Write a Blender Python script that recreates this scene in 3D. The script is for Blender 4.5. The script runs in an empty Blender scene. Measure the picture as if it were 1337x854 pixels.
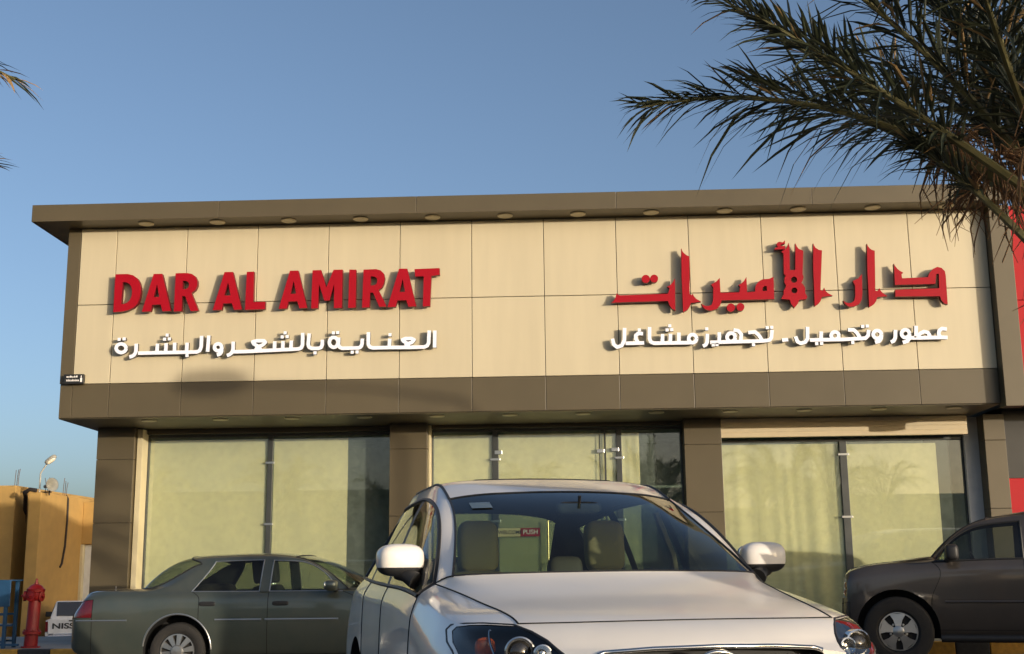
import bpy, bmesh, math, random
import numpy as np
from mathutils import Vector, Matrix
from mathutils.bvhtree import BVHTree
from mathutils.geometry import delaunay_2d_cdt

scene = bpy.context.scene
COL = scene.collection
random.seed(7)
R = math.radians

# ------------------------------------------------------------------ camera, sky, sun, exposure
cam_d = bpy.data.cameras.new('camera')
cam = bpy.data.objects.new('camera', cam_d)
COL.objects.link(cam)
scene.camera = cam
PITCH, YAW, ROLL, FPX = 0.198565253, -0.0396048077, -0.0109981895, 1600.0
_f = Vector((math.sin(YAW) * math.cos(PITCH), math.cos(YAW) * math.cos(PITCH), math.sin(PITCH)))
_r = Vector((math.cos(YAW), -math.sin(YAW), 0))
_u = _r.cross(_f)
_r2 = _r * math.cos(ROLL) + _u * math.sin(ROLL)
_u2 = -_r * math.sin(ROLL) + _u * math.cos(ROLL)
cam.matrix_world = Matrix(((_r2.x, _u2.x, -_f.x, 0.221), (_r2.y, _u2.y, -_f.y, -18.080), (_r2.z, _u2.z, -_f.z, 1.2), (0, 0, 0, 1)))
cam_d.sensor_fit = 'HORIZONTAL'
cam_d.sensor_width = 36.0
cam_d.lens = FPX / 1337.0 * 36.0
cam_d.clip_start = 0.05
cam_d.clip_end = 3000

SUN_AZ, SUN_EL = R(48.0), R(5.0)      # azimuth measured from -Y (facade normal) towards +X
sun_dir = Vector((math.sin(SUN_AZ) * math.cos(SUN_EL), -math.cos(SUN_AZ) * math.cos(SUN_EL), math.sin(SUN_EL)))
world = bpy.data.worlds.new('World')
scene.world = world
world.use_nodes = True
wn = world.node_tree
wn.nodes.clear()
w_out = wn.nodes.new('ShaderNodeOutputWorld')
w_bg = wn.nodes.new('ShaderNodeBackground')
w_sky = wn.nodes.new('ShaderNodeTexSky')
w_sky.sky_type = 'NISHITA'
w_sky.sun_disc = False
w_sky.sun_elevation = SUN_EL
w_sky.sun_rotation = math.atan2(sun_dir.x, sun_dir.y)
w_sky.altitude = 0
w_sky.air_density = 0.55
w_sky.dust_density = 3.3
w_sky.ozone_density = 1.05
w_bg.inputs['Strength'].default_value = 0.15
wn.links.new(w_sky.outputs[0], w_bg.inputs[0])
wn.links.new(w_bg.outputs[0], w_out.inputs[0])

sun_d = bpy.data.lights.new('sun', 'SUN')
sun_d.energy = 2.0
sun_d.angle = R(0.5)
sun_d.color = (1.0, 0.87, 0.70)
sun_o = bpy.data.objects.new('sun', sun_d)
COL.objects.link(sun_o)
sun_o.rotation_euler = (-sun_dir).to_track_quat('-Z', 'Y').to_euler()
sun_o.location = sun_dir * 50

scene.view_settings.view_transform = 'Standard'
scene.view_settings.look = 'None'
scene.view_settings.gamma = 1.0
scene.view_settings.exposure = 0.93
scene.view_settings.use_curve_mapping = False

# ------------------------------------------------------------------ materials
def mat(name, col, rough=0.6, metal=0.0, var=0.08, scale=6.0, coat=0.0, bump=0.0, bscale=40.0, spec=0.5, var2=0.0, scale2=0.8, stretch=None, emit=None):
    m = bpy.data.materials.new(name)
    m.use_nodes = True
    nt = m.node_tree
    b = nt.nodes['Principled BSDF']
    b.inputs['Roughness'].default_value = rough
    b.inputs['Metallic'].default_value = metal
    b.inputs['Specular IOR Level'].default_value = spec
    if coat:
        b.inputs['Coat Weight'].default_value = coat
        b.inputs['Coat Roughness'].default_value = 0.04
    tc = nt.nodes.new('ShaderNodeTexCoord')
    src = tc.outputs['Object']
    if stretch:
        mp = nt.nodes.new('ShaderNodeMapping')
        mp.inputs['Scale'].default_value = stretch
        nt.links.new(src, mp.inputs[0])
        src = mp.outputs[0]
    n = nt.nodes.new('ShaderNodeTexNoise')
    n.inputs['Scale'].default_value = scale
    n.inputs['Detail'].default_value = 6
    nt.links.new(src, n.inputs['Vector'])
    mr = nt.nodes.new('ShaderNodeMapRange')
    mr.inputs['From Min'].default_value = 0.3
    mr.inputs['From Max'].default_value = 0.7
    mr.inputs['To Min'].default_value = 1 - var
    mr.inputs['To Max'].default_value = 1 + var
    nt.links.new(n.outputs['Fac'], mr.inputs['Value'])
    fac = mr.outputs[0]
    if var2:
        n2 = nt.nodes.new('ShaderNodeTexNoise')
        n2.inputs['Scale'].default_value = scale2
        n2.inputs['Detail'].default_value = 4
        nt.links.new(src, n2.inputs['Vector'])
        m2 = nt.nodes.new('ShaderNodeMapRange')
        m2.inputs['From Min'].default_value = 0.3
        m2.inputs['From Max'].default_value = 0.7
        m2.inputs['To Min'].default_value = 1 - var2
        m2.inputs['To Max'].default_value = 1 + var2
        nt.links.new(n2.outputs['Fac'], m2.inputs['Value'])
        mu = nt.nodes.new('ShaderNodeMath')
        mu.operation = 'MULTIPLY'
        nt.links.new(fac, mu.inputs[0])
        nt.links.new(m2.outputs[0], mu.inputs[1])
        fac = mu.outputs[0]
    vm = nt.nodes.new('ShaderNodeVectorMath')
    vm.operation = 'SCALE'
    vm.inputs[0].default_value = col
    nt.links.new(fac, vm.inputs['Scale'])
    nt.links.new(vm.outputs[0], b.inputs['Base Color'])
    rr = nt.nodes.new('ShaderNodeMapRange')
    rr.inputs['To Min'].default_value = max(0.02, rough * 0.85)
    rr.inputs['To Max'].default_value = min(1, rough * 1.15)
    nt.links.new(n.outputs['Fac'], rr.inputs['Value'])
    nt.links.new(rr.outputs[0], b.inputs['Roughness'])
    if bump:
        nb = nt.nodes.new('ShaderNodeTexNoise')
        nb.inputs['Scale'].default_value = bscale
        nb.inputs['Detail'].default_value = 5
        nt.links.new(src, nb.inputs['Vector'])
        bp = nt.nodes.new('ShaderNodeBump')
        bp.inputs['Strength'].default_value = bump
        bp.inputs['Distance'].default_value = 0.02
        nt.links.new(nb.outputs['Fac'], bp.inputs['Height'])
        nt.links.new(bp.outputs[0], b.inputs['Normal'])
    if emit:
        b.inputs['Emission Color'].default_value = (*emit[0], 1)
        b.inputs['Emission Strength'].default_value = emit[1]
    return m

def glass(name, tint, ior=1.5, rough=0.0, dust_veil=0.0, dust_veil_col=(.5, .5, .45)):
    m = bpy.data.materials.new(name)
    m.use_nodes = True
    nt = m.node_tree
    nt.nodes.clear()
    o = nt.nodes.new('ShaderNodeOutputMaterial')
    mx = nt.nodes.new('ShaderNodeMixShader')
    # Schlick reflectance, the same from both sides of the sheet
    ge = nt.nodes.new('ShaderNodeNewGeometry')
    dt = nt.nodes.new('ShaderNodeVectorMath')
    dt.operation = 'DOT_PRODUCT'
    nt.links.new(ge.outputs['Normal'], dt.inputs[0])
    nt.links.new(ge.outputs['Incoming'], dt.inputs[1])
    def mth(op, a, b):
        q = nt.nodes.new('ShaderNodeMath')
        q.operation = op
        for i, v in enumerate((a, b)):
            if v is None:
                continue
            if isinstance(v, (int, float)):
                q.inputs[i].default_value = v
            else:
                nt.links.new(v, q.inputs[i])
        return q.outputs[0]
    f0 = ((ior - 1) / (ior + 1)) ** 2
    c = mth('ABSOLUTE', dt.outputs['Value'], None)
    c = mth('POWER', mth('SUBTRACT', 1.0, c), 5.0)
    fres = mth('ADD', mth('MULTIPLY', c, 1 - f0), f0)
    tr = nt.nodes.new('ShaderNodeBsdfTransparent')
    tr.inputs[0].default_value = (*tint, 1)
    gl = nt.nodes.new('ShaderNodeBsdfGlossy')
    gl.inputs['Roughness'].default_value = rough
    gl.inputs['Color'].default_value = (1, 1, 1, 1)
    nt.links.new(fres, mx.inputs[0])
    last = tr.outputs[0]
    if dust_veil:
        df = nt.nodes.new('ShaderNodeBsdfDiffuse')
        df.inputs[0].default_value = (*dust_veil_col, 1)
        tc = nt.nodes.new('ShaderNodeTexCoord')
        n = nt.nodes.new('ShaderNodeTexNoise')
        n.inputs['Scale'].default_value = 9.0
        n.inputs['Detail'].default_value = 10
        nt.links.new(tc.outputs['Object'], n.inputs['Vector'])
        mr = nt.nodes.new('ShaderNodeMapRange')
        mr.inputs['From Min'].default_value = 0.35
        mr.inputs['From Max'].default_value = 0.75
        mr.inputs['To Min'].default_value = dust_veil * 0.75
        mr.inputs['To Max'].default_value = dust_veil * 1.25
        nt.links.new(n.outputs['Fac'], mr.inputs['Value'])
        m1 = nt.nodes.new('ShaderNodeMixShader')
        nt.links.new(mr.outputs[0], m1.inputs[0])
        nt.links.new(tr.outputs[0], m1.inputs[1])
        nt.links.new(df.outputs[0], m1.inputs[2])
        last = m1.outputs[0]
    nt.links.new(last, mx.inputs[1])
    nt.links.new(gl.outputs[0], mx.inputs[2])
    nt.links.new(mx.outputs[0], o.inputs[0])
    return m

def carpaint(name, col, inside, rough=0.35, metal=0.0, coat=1.0, dust_veil=0.12, dust_veil_col=(.36, .30, .22), coatr=.05):
    """clear-coated paint with a dusty film; the inner side of the shell is the trim colour"""
    m = mat(name, col, rough, metal, var=0.03, scale=3, coat=coat)
    nt = m.node_tree
    b = nt.nodes['Principled BSDF']
    b.inputs['Coat Roughness'].default_value = coatr
    out = [n for n in nt.nodes if n.type == 'OUTPUT_MATERIAL'][0]
    tc = nt.nodes.new('ShaderNodeTexCoord')
    n = nt.nodes.new('ShaderNodeTexNoise')
    n.inputs['Scale'].default_value = 2.2
    n.inputs['Detail'].default_value = 9
    n.inputs['Roughness'].default_value = 0.65
    nt.links.new(tc.outputs['Object'], n.inputs['Vector'])
    mr = nt.nodes.new('ShaderNodeMapRange')
    mr.inputs['From Min'].default_value = 0.35
    mr.inputs['From Max'].default_value = 0.7
    mr.inputs['To Min'].default_value = dust_veil * 0.5
    mr.inputs['To Max'].default_value = dust_veil * 1.5
    nt.links.new(n.outputs['Fac'], mr.inputs['Value'])
    df = nt.nodes.new('ShaderNodeBsdfDiffuse')
    df.inputs[0].default_value = (*dust_veil_col, 1)
    m1 = nt.nodes.new('ShaderNodeMixShader')
    nt.links.new(mr.outputs[0], m1.inputs[0])
    nt.links.new(b.outputs[0], m1.inputs[1])
    nt.links.new(df.outputs[0], m1.inputs[2])
    di = nt.nodes.new('ShaderNodeBsdfDiffuse')
    di.inputs[0].default_value = (*inside, 1)
    ge = nt.nodes.new('ShaderNodeNewGeometry')
    m2 = nt.nodes.new('ShaderNodeMixShader')
    nt.links.new(ge.outputs['Backfacing'], m2.inputs[0])
    nt.links.new(m1.outputs[0], m2.inputs[1])
    nt.links.new(di.outputs[0], m2.inputs[2])
    nt.links.new(m2.outputs[0], out.inputs[0])
    return m

M = {}
M['asphalt'] = mat('asphalt', (.055, .053, .050), .9, var=.25, scale=30, var2=.3, scale2=.25, bump=.4, bscale=120)
M['sidewalk'] = mat('sidewalk_concrete', (.30, .28, .25), .85, var=.12, scale=14, var2=.15, bump=.2)
M['kerb_yellow'] = mat('kerb_yellow_paint', (.50, .27, .04), .7, var=.2, scale=14, var2=.2, bump=.2)
M['kerb_black'] = mat('kerb_black_paint', (.03, .03, .032), .7, var=.3, scale=14, bump=.2)
M['sand'] = mat('sandy_ground', (.30, .23, .15), .95, var=.15, scale=6, var2=.2, scale2=.1, bump=.3)
M['panel'] = mat('cream_composite_panel', (.53, .465, .325), .42, var=.03, scale=2.2, var2=.025, scale2=.5, stretch=(3, 3, .35))
M['brown'] = mat('brown_composite_panel', (.092, .073, .041), .40, metal=.0, var=.03, scale=3, var2=.06, scale2=.6)
M['joint'] = mat('panel_joint', (.05, .042, .03), .8)
M['brown_soffit'] = mat('brown_soffit_panel', (.10, .082, .05), .45, var=.03, scale=3)
M['cream_trim'] = mat('cream_aluminium', (.55, .48, .31), .35, var=.04)
M['alu_dark'] = mat('dark_aluminium', (.06, .065, .065), .4, metal=.3, var=.1)
M['alu'] = mat('aluminium', (.55, .55, .53), .3, metal=.9, var=.05)
M['brass'] = mat('brass_handle', (.75, .60, .30), .25, metal=.9)
M['blind'] = mat('cream_blind', (.65, .595, .385), .85, var=.02, scale=30, var2=.02, scale2=.5)
M['curtain'] = mat('cream_curtain', (.66, .605, .39), .9, var=.02, scale=30, var2=.03, scale2=.6)
M['dark_in'] = mat('dark_interior', (.36, .46, .42), .9, var=.2)
M['grey_wall'] = mat('grey_wall', (.62, .62, .60), .8, var=.06)
M['shutter'] = mat('cream_shutter', (.56, .47, .31), .5, var=.04)
M['red'] = mat('red_sign_face', (.33, .002, .012), .55, spec=.2, var=.03, scale=3)
M['red_side'] = mat('red_sign_return', (.12, .004, .008), .5)
M['white_sign'] = mat('white_sign_face', (.84, .86, .96), .4, var=.02)
M['white_side'] = mat('sign_return_grey', (.07, .065, .06), .5)
M['red_panel'] = mat('red_composite_panel', (.38, .004, .010), .55, spec=.25, var=.03, var2=.05)
M['black_panel'] = mat('black_composite_panel', (.018, .018, .018), .35)
M['lampglass'] = mat('downlight_lens', (.72, .66, .52), .3, var=.05)
M['black'] = mat('black_plastic', (.018, .018, .019), .5, var=.1)
M['seam'] = mat('panel_gap', (.006, .006, .006), .9)
M['rubber'] = mat('tyre_rubber', (.022, .020, .018), .85, var=.25, scale=12, bump=.2)
M['chrome'] = mat('chrome', (.70, .69, .66), .12, metal=1.0, var=.03)
M['rim'] = mat('alloy_rim', (.50, .49, .46), .32, metal=.85, var=.08)
M['hub'] = mat('dark_wheel_recess', (.012, .012, .012), .7)
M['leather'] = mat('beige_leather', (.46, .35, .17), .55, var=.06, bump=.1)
M['dark_leather'] = mat('shaded_brown_leather', (.10, .085, .06), .6, var=.06)  # rear seat leather with the dim cabin's shade put into the colour
M['dash'] = mat('dashboard', (.035, .032, .028), .8)
M['cabin'] = mat('cabin_trim_dark', (.045, .042, .036), .9)
M['welcome'] = mat('door_sign_cream', (.75, .62, .34), .5)
M['ink'] = mat('dark_ink', (.03, .03, .03), .6)
M['white_ink'] = mat('white_ink', (.85, .82, .80), .5)
M['yellow_wall'] = mat('ochre_plaster', (.42, .258, .08), .9, var=.07, scale=3, var2=.10, scale2=.35, bump=.15)
M['rust'] = mat('rusty_rebar', (.12, .08, .06), .9)
M['hydrant'] = mat('hydrant_red', (.26, .008, .008), .45, var=.12, scale=10, var2=.1, bump=.08)
M['blue'] = mat('blue_painted_steel', (.015, .060, .135), .45, var=.12, bump=.05)
M['grey_box'] = mat('grey_box', (.38, .36, .31), .6)
M['cable'] = mat('black_cable', (.03, .022, .018), .8)
M['horn'] = mat('grey_horn', (.30, .29, .25), .5, var=.1)
M['frond'] = mat('palm_leaflet', (.036, .044, .022), .55, var=.35, scale=5, var2=.25, scale2=1.2)
M['frond_dry'] = mat('dry_palm_leaflet', (.30, .19, .08), .7, var=.3, scale=5)
M['rachis'] = mat('palm_stalk', (.11, .10, .035), .55, var=.25, scale=6)
M['trunk'] = mat('palm_trunk', (.16, .11, .07), .95, var=.35, scale=12, bump=.6, bscale=20)
M['fibre'] = mat('palm_fibre', (.20, .11, .05), .95, var=.3, scale=20)
M['shopglass'] = glass('shop_glass', (.93, .95, .90), 1.62, dust_veil=.11, dust_veil_col=(.40, .48, .42))  # teal veil stands in for mirrored sky, over a little real dust
M['carglass'] = glass('car_glass', (.47, .58, .54), 1.5, dust_veil=.012)
M['sideglass'] = glass('tinted_side_glass', (.50, .55, .50), 1.5, dust_veil=.012)
M['darkglass'] = glass('dark_tinted_glass', (.10, .11, .11), 1.5, dust_veil=.01)
M['privacyglass'] = glass('privacy_glass', (.40, .44, .38), 1.5, dust_veil=.01)
M['lens'] = glass('clear_lens', (.86, .88, .90), 1.5)
M['roofglass'] = mat('sunroof_glass', (.02, .018, .015), .05, coat=1.0)
M['amber'] = mat('amber_reflector', (.30, .06, .012), .25, var=.3, scale=40)
M['redlens'] = mat('red_lamp_lens', (.13, .006, .010), .15, var=.15, scale=30, coat=1.0)
M['white_paint'] = carpaint('pearl_white_paint', (.86, .82, .77), (.16, .14, .10), .35, 0, 1.0, .14, (.78, .72, .63), .05)
M['white_dusty_paint'] = carpaint('dusty_pearl_white_paint', (.86, .82, .77), (.16, .14, .10), .38, 0, .7, .26, (.78, .72, .63), .14)
M['green_paint'] = carpaint('grey_green_metallic_paint', (.072, .098, .086), (.04, .04, .036), .30, .55, 1.0, .07)
M['brown_paint'] = carpaint('dark_bronze_paint', (.050, .043, .039), (.02, .02, .02), .32, .3, 1.0, .03)
M['belt'] = mat('belt_webbing', (.20, .17, .10), .9)
M['pickup_paint'] = mat('white_pickup_paint', (.70, .70, .70), .4)
M['mirror'] = mat('mirror_glass', (.75, .78, .80), .03, metal=1.0, var=0.0)
M['villa'] = mat('pale_plaster', (.45, .38, .28), .9, var=.06, var2=.08)
M['sticker'] = mat('sticker', (.16, .22, .27), .5)

# ------------------------------------------------------------------ mesh helpers
def root_of(o):
    while o.parent is not None:
        o = o.parent
    return o

class MB:
    def __init__(s):
        s.v, s.f, s.m = [], [], []

    def add(s, vs, fs, mi=0):
        o = len(s.v)
        s.v += [tuple(v) for v in vs]
        s.f += [tuple(o + i for i in f) for f in fs]
        s.m += [mi] * len(fs)
        return s

    def box(s, x0, x1, y0, y1, z0, z1, mi=0):
        v = [(x, y, z) for z in (z0, z1) for y in (y0, y1) for x in (x0, x1)]
        return s.add(v, [(0, 2, 3, 1), (4, 5, 7, 6), (0, 1, 5, 4), (2, 6, 7, 3), (0, 4, 6, 2), (1, 3, 7, 5)], mi)

    def obox(s, c, ax, ay, az, mi=0):
        c, ax, ay, az = map(Vector, (c, ax, ay, az))
        v = [c + ax * i + ay * j + az * k for k in (-1, 1) for j in (-1, 1) for i in (-1, 1)]
        return s.add(v, [(0, 2, 3, 1), (4, 5, 7, 6), (0, 1, 5, 4), (2, 6, 7, 3), (0, 4, 6, 2), (1, 3, 7, 5)], mi)

    def tube(s, pts, r, seg=8, mi=0, cap=True):
        pts = [Vector(p) for p in pts]
        n = len(pts)
        rs = r if isinstance(r, (list, tuple)) else [r] * n
        rings, up = [], None
        for i in range(n):
            d = (pts[min(i + 1, n - 1)] - pts[max(i - 1, 0)])
            if d.length < 1e-9:
                d = Vector((0, 0, 1))
            d.normalize()
            if up is None:
                up = Vector((0, 0, 1)) if abs(d.z) < .9 else Vector((1, 0, 0))
            a = d.cross(up).normalized()
            b = a.cross(d).normalized()
            up = b
            rings.append([pts[i] + (a * math.cos(t) + b * math.sin(t)) * rs[i] for t in [2 * math.pi * k / seg for k in range(seg)]])
        vs = [p for q in rings for p in q]
        fs = []
        for i in range(n - 1):
            for k in range(seg):
                k2 = (k + 1) % seg
                fs.append((i * seg + k, i * seg + k2, (i + 1) * seg + k2, (i + 1) * seg + k))
        if cap:
            fs.append(tuple(range(seg - 1, -1, -1)))
            fs.append(tuple((n - 1) * seg + k for k in range(seg)))
        return s.add(vs, fs, mi)

    def cyl(s, p0, p1, r0, r1=None, seg=20, mi=0):
        return s.tube([p0, p1], [r0, r0 if r1 is None else r1], seg, mi)

    def lathe(s, origin, axis, prof, seg=28, mi=0, cap=True):
        origin, axis = Vector(origin), Vector(axis).normalized()
        t = Vector((0, 0, 1)) if abs(axis.z) < .9 else Vector((1, 0, 0))
        a = axis.cross(t).normalized()
        b = axis.cross(a).normalized()
        vs, fs = [], []
        n = len(prof)
        for r, h in prof:
            for k in range(seg):
                t = 2 * math.pi * k / seg
                vs.append(origin + axis * h + (a * math.cos(t) + b * math.sin(t)) * max(r, 1e-4))
        for i in range(n - 1):
            for k in range(seg):
                k2 = (k + 1) % seg
                fs.append((i * seg + k, i * seg + k2, (i + 1) * seg + k2, (i + 1) * seg + k))
        if cap:
            fs.append(tuple(range(seg - 1, -1, -1)))
            fs.append(tuple((n - 1) * seg + k for k in range(seg)))
        return s.add(vs, fs, mi)

    def sellip(s, c, rad, e=.5, nu=20, nv=12, mi=0, rot=None):
        """superellipsoid: e=1 sphere, small e boxy"""
        def sp(x, p):
            return math.copysign(abs(x) ** p, x)
        vs, fs = [], []
        c = Vector(c)
        for i in range(nv + 1):
            t = -math.pi / 2 + math.pi * i / nv
            for k in range(nu):
                p = 2 * math.pi * k / nu
                q = Vector((rad[0] * sp(math.cos(t), e) * sp(math.cos(p), e), rad[1] * sp(math.cos(t), e) * sp(math.sin(p), e), rad[2] * sp(math.sin(t), e)))
                if rot is not None:
                    q = rot @ q
                vs.append(c + q)
        for i in range(nv):
            for k in range(nu):
                k2 = (k + 1) % nu
                fs.append((i * nu + k, i * nu + k2, (i + 1) * nu + k2, (i + 1) * nu + k))
        return s.add(vs, fs, mi)

    def flat(s, polys, holes, y0, y1, mf=0, ms=0):
        """union of x,z polygons minus holes, extruded from y0 (front) to y1 (back)"""
        tris_v, tris = cdt_union(polys, holes)
        n = len(tris_v)
        vs = [(x, y0, z) for x, z in tris_v] + [(x, y1, z) for x, z in tris_v]
        ec = {}
        for t in tris:
            for a, b in ((t[0], t[1]), (t[1], t[2]), (t[2], t[0])):
                if (b, a) in ec:
                    del ec[(b, a)]
                else:
                    ec[(a, b)] = 1
        s.add(vs, [t for t in tris], mf)
        o = len(s.v) - len(vs)
        for t in tris:
            s.f.append((o + n + t[2], o + n + t[1], o + n + t[0]))
            s.m.append(ms)
        for a, b in ec:
            s.f.append((o + b, o + a, o + n + a, o + n + b))
            s.m.append(ms)
        return s

    def build(s, name, mats, parent=None, world=True, bevel=0, smooth=None, fix=True):
        me = bpy.data.meshes.new(name)
        vs = s.v
        if parent is not None and world:
            o = root_of(parent).location
            vs = [(v[0] - o.x, v[1] - o.y, v[2] - o.z) for v in vs]
        me.from_pydata([tuple(v) for v in vs], [], s.f)
        if not isinstance(mats, (list, tuple)):
            mats = [mats]
        for m in mats:
            me.materials.append(M[m] if isinstance(m, str) else m)
        me.polygons.foreach_set('material_index', s.m)
        if fix:
            bm = bmesh.new()
            bm.from_mesh(me)
            bmesh.ops.recalc_face_normals(bm, faces=bm.faces)
            bm.to_mesh(me)
            bm.free()
        if smooth is not None:
            me.shade_smooth()
            me.set_sharp_from_angle(angle=R(smooth))
        me.update()
        ob = bpy.data.objects.new(name, me)
        COL.objects.link(ob)
        if parent is not None:
            ob.parent = parent
        if bevel:
            b = ob.modifiers.new('bevel', 'BEVEL')
            b.width = bevel
            b.segments = 2
            b.limit_method = 'ANGLE'
            b.angle_limit = R(40)
        return ob

def inpoly(p, poly):
    x, y = p
    c = False
    j = len(poly) - 1
    for i in range(len(poly)):
        xi, yi = poly[i]
        xj, yj = poly[j]
        if (yi > y) != (yj > y) and x < (xj - xi) * (y - yi) / (yj - yi) + xi:
            c = not c
        j = i
    return c

def cdt_union(polys, holes=()):
    vs, es = [], []
    for p in list(polys) + list(holes):
        o = len(vs)
        vs += [Vector(q) for q in p]
        es += [(o + i, o + (i + 1) % len(p)) for i in range(len(p))]
    r = delaunay_2d_cdt(vs, es, [], 0, 1e-5)
    V = [(v.x, v.y) for v in r[0]]
    T = []
    for t in r[2]:
        cx = sum(V[i][0] for i in t) / 3
        cy = sum(V[i][1] for i in t) / 3
        if any(inpoly((cx, cy), p) for p in polys) and not any(inpoly((cx, cy), h) for h in holes):
            a, b, c = (V[i] for i in t)
            ar = (b[0] - a[0]) * (c[1] - a[1]) - (c[0] - a[0]) * (b[1] - a[1])
            if abs(ar) > 1e-10:
                T.append(tuple(t) if ar > 0 else (t[0], t[2], t[1]))
    return V, T

def strokes(lines, w):
    out = []
    h = w / 2
    for ln in lines:
        for i in range(len(ln) - 1):
            (x0, y0), (x1, y1) = ln[i], ln[i + 1]
            L = math.hypot(x1 - x0, y1 - y0)
            if L < 1e-6:
                continue
            dx, dy = (x1 - x0) / L, (y1 - y0) / L
            out.append([(x0 - dy * h, y0 + dx * h), (x1 - dy * h, y1 + dx * h), (x1 + dy * h, y1 - dx * h), (x0 + dy * h, y0 - dx * h)])
            if i > 0:
                out.append([(x0 + h * math.cos(k * math.pi / 6 + .1), y0 + h * math.sin(k * math.pi / 6 + .1)) for k in range(12)])
    return out

def tag(o, label, cat, group=None, kind=None):
    if label:
        o['label'] = label
    if cat:
        o['category'] = cat
    if group:
        o['group'] = group
    if kind:
        o['kind'] = kind
    return o

def thing(name, label, cat, loc=(0, 0, 0), rz=0, group=None):
    o = bpy.data.objects.new(name, None)
    o.empty_display_size = .2
    COL.objects.link(o)
    o.location = loc
    o.rotation_euler = (0, 0, rz)
    return tag(o, label, cat, group)

def copy_tree(o, parent=None):
    c = o.copy()
    COL.objects.link(c)
    if parent is not None:
        c.parent = parent
    for ch in list(o.children):
        copy_tree(ch, c)
    return c

def text_polys(txt, size, bold=0.0):
    cu = bpy.data.curves.new('t', 'FONT')
    cu.body = txt
    cu.size = size
    cu.offset = bold
    cu.align_x = 'CENTER'
    cu.align_y = 'CENTER'
    cu.extrude = 0.002
    ob = bpy.data.objects.new('t', cu)
    COL.objects.link(ob)
    dg = bpy.context.evaluated_depsgraph_get()
    me = bpy.data.meshes.new_from_object(ob.evaluated_get(dg))
    vs = [tuple(v.co) for v in me.vertices]
    fs = [tuple(p.vertices) for p in me.polygons]
    bpy.data.objects.remove(ob)
    bpy.data.curves.remove(cu)
    bpy.data.meshes.remove(me)
    return vs, fs
# ------------------------------------------------------------------ ground, kerb, pavement
def gz(x, y):
    t = min(max((y - 4.5) / 12.0, 0), 1)
    return -1.28 * t * t * (3 - 2 * t)

def ground():
    xs = sorted(set([-900, -400, -200, -100, -60, -40] + list(range(-30, 31, 3)) + [40, 60, 100, 200, 400, 900]))
    ys = sorted(set([-900, -400, -200, -100, -60, -40, -25, -15, -8, -3, 0, 3] + [4.5 + i for i in range(13)] + [20, 26, 34, 50, 80, 150, 400, 900]))
    m = MB()
    vs = [(x, y, gz(x, y)) for y in ys for x in xs]
    nx = len(xs)
    fs = [(j * nx + i, j * nx + i + 1, (j + 1) * nx + i + 1, (j + 1) * nx + i) for j in range(len(ys) - 1) for i in range(nx - 1)]
    m.add(vs, fs)
    tag(m.build('ground', 'asphalt'), None, None, kind='structure')
ground()

m = MB()
m.box(-16, 22, .45, 4.4, -.3, .175)
tag(m.build('pavement', 'sidewalk', bevel=.01), None, None, kind='structure')
m = MB()
k, x = 0, -16.16
while x < 22:
    m.box(x, x + .484, .27, .447, -.1, .18, k % 2)
    x += .488
    k += 1
tag(m.build('kerb', ['kerb_yellow', 'kerb_black'], bevel=.015), None, None, kind='structure')
# parking bay lines and the road behind
m = MB()
for i in range(-6, 8):
    m.box(i * 2.7 - 1.2, i * 2.7 - 1.1, -15.2, -10, .004, .006)
tag(m.build('bay_markings', 'white_ink'), None, None, kind='structure')

# ------------------------------------------------------------------ the shop
XL, XP, XR = -7.366, -7.166, 6.65
ZB, ZS, ZT = 3.57, 4.085, 6.53
JX = [(i - 6) * 1.1 for i in range(12)]
shop = thing('shop_building', 'single storey shop with cream sign fascia, brown cladding and blinds in its windows', 'building', (0, 1.2, 0))
m = MB()
m.box(XL + .01, XR, .06, 5.3, ZB + .03, ZT - .01)          # upper volume
m.box(-7.19, -7.0, 1.82, 5.3, -1.5, ZB + .03)               # left side wall
m.box(-7.0, 12, 5.1, 5.3, -1.5, ZB + .03)
m.build('wall', 'brown', shop)
m = MB()
m.box(-7.0, 6.9, 4.9, 5.0, .18, ZB, 0)
m.box(-7.0, 6.9, 1.9, 4.9, .10, .19, 0)
m.box(-7.0, 6.9, 1.9, 4.9, ZB - .02, ZB + .02, 0)
m.build('interior_wall', 'dark_in', shop)
g = .005
m = MB()
for za, zb in ((ZS, 5.31), (5.31, ZT - .008)):
    xs = [XP] + JX + [XR]
    for a, b in zip(xs[:-1], xs[1:]):
        m.box(a + g, b - g, 0, .05, za + g, zb - g)
m.build('sign_panel', 'panel', shop, bevel=.004)
m = MB()
m.box(XP, XR, .035, .058, ZS, ZT - .01)
m.build('panel_backing', 'joint', shop)
m = MB()
xs = [XL + .01] + [XP - .0] + JX + [XR]
for a, b in zip(xs[:-1], xs[1:]):
    m.box(a + g * .6, b - g * .6, -.002, .05, ZB, ZS - g * .6)
m.box(XL, XP - .004, -.004, .055, ZS + .004, ZT - .006)
m.build('fascia_band', 'brown', shop, bevel=.004)
m = MB()
m.box(XL + .003, XR, .036, 1.9, ZB - .012, ZB + .02)
m.build('soffit', 'brown_soffit', shop)
m = MB()
m.box(XL, 6.95, 1.86, 1.95, ZB - .012, ZB + .02)
# eave
xs = [-7.775, -4.9, -1.9, 1.1, 4.0, 6.82]
e = MB()
for a, b in zip(xs[:-1], xs[1:]):
    e.box(a + .002, b - .002, -.45, -.41, 6.522, 6.786)
e.box(-7.775, -7.735, -.41, 5.4, 6.522, 6.786)
e.box(-7.735, 6.82, -.41, 5.4, 6.526, 6.77)
eave = e.build('eave', 'brown', shop, bevel=.004)

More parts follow.
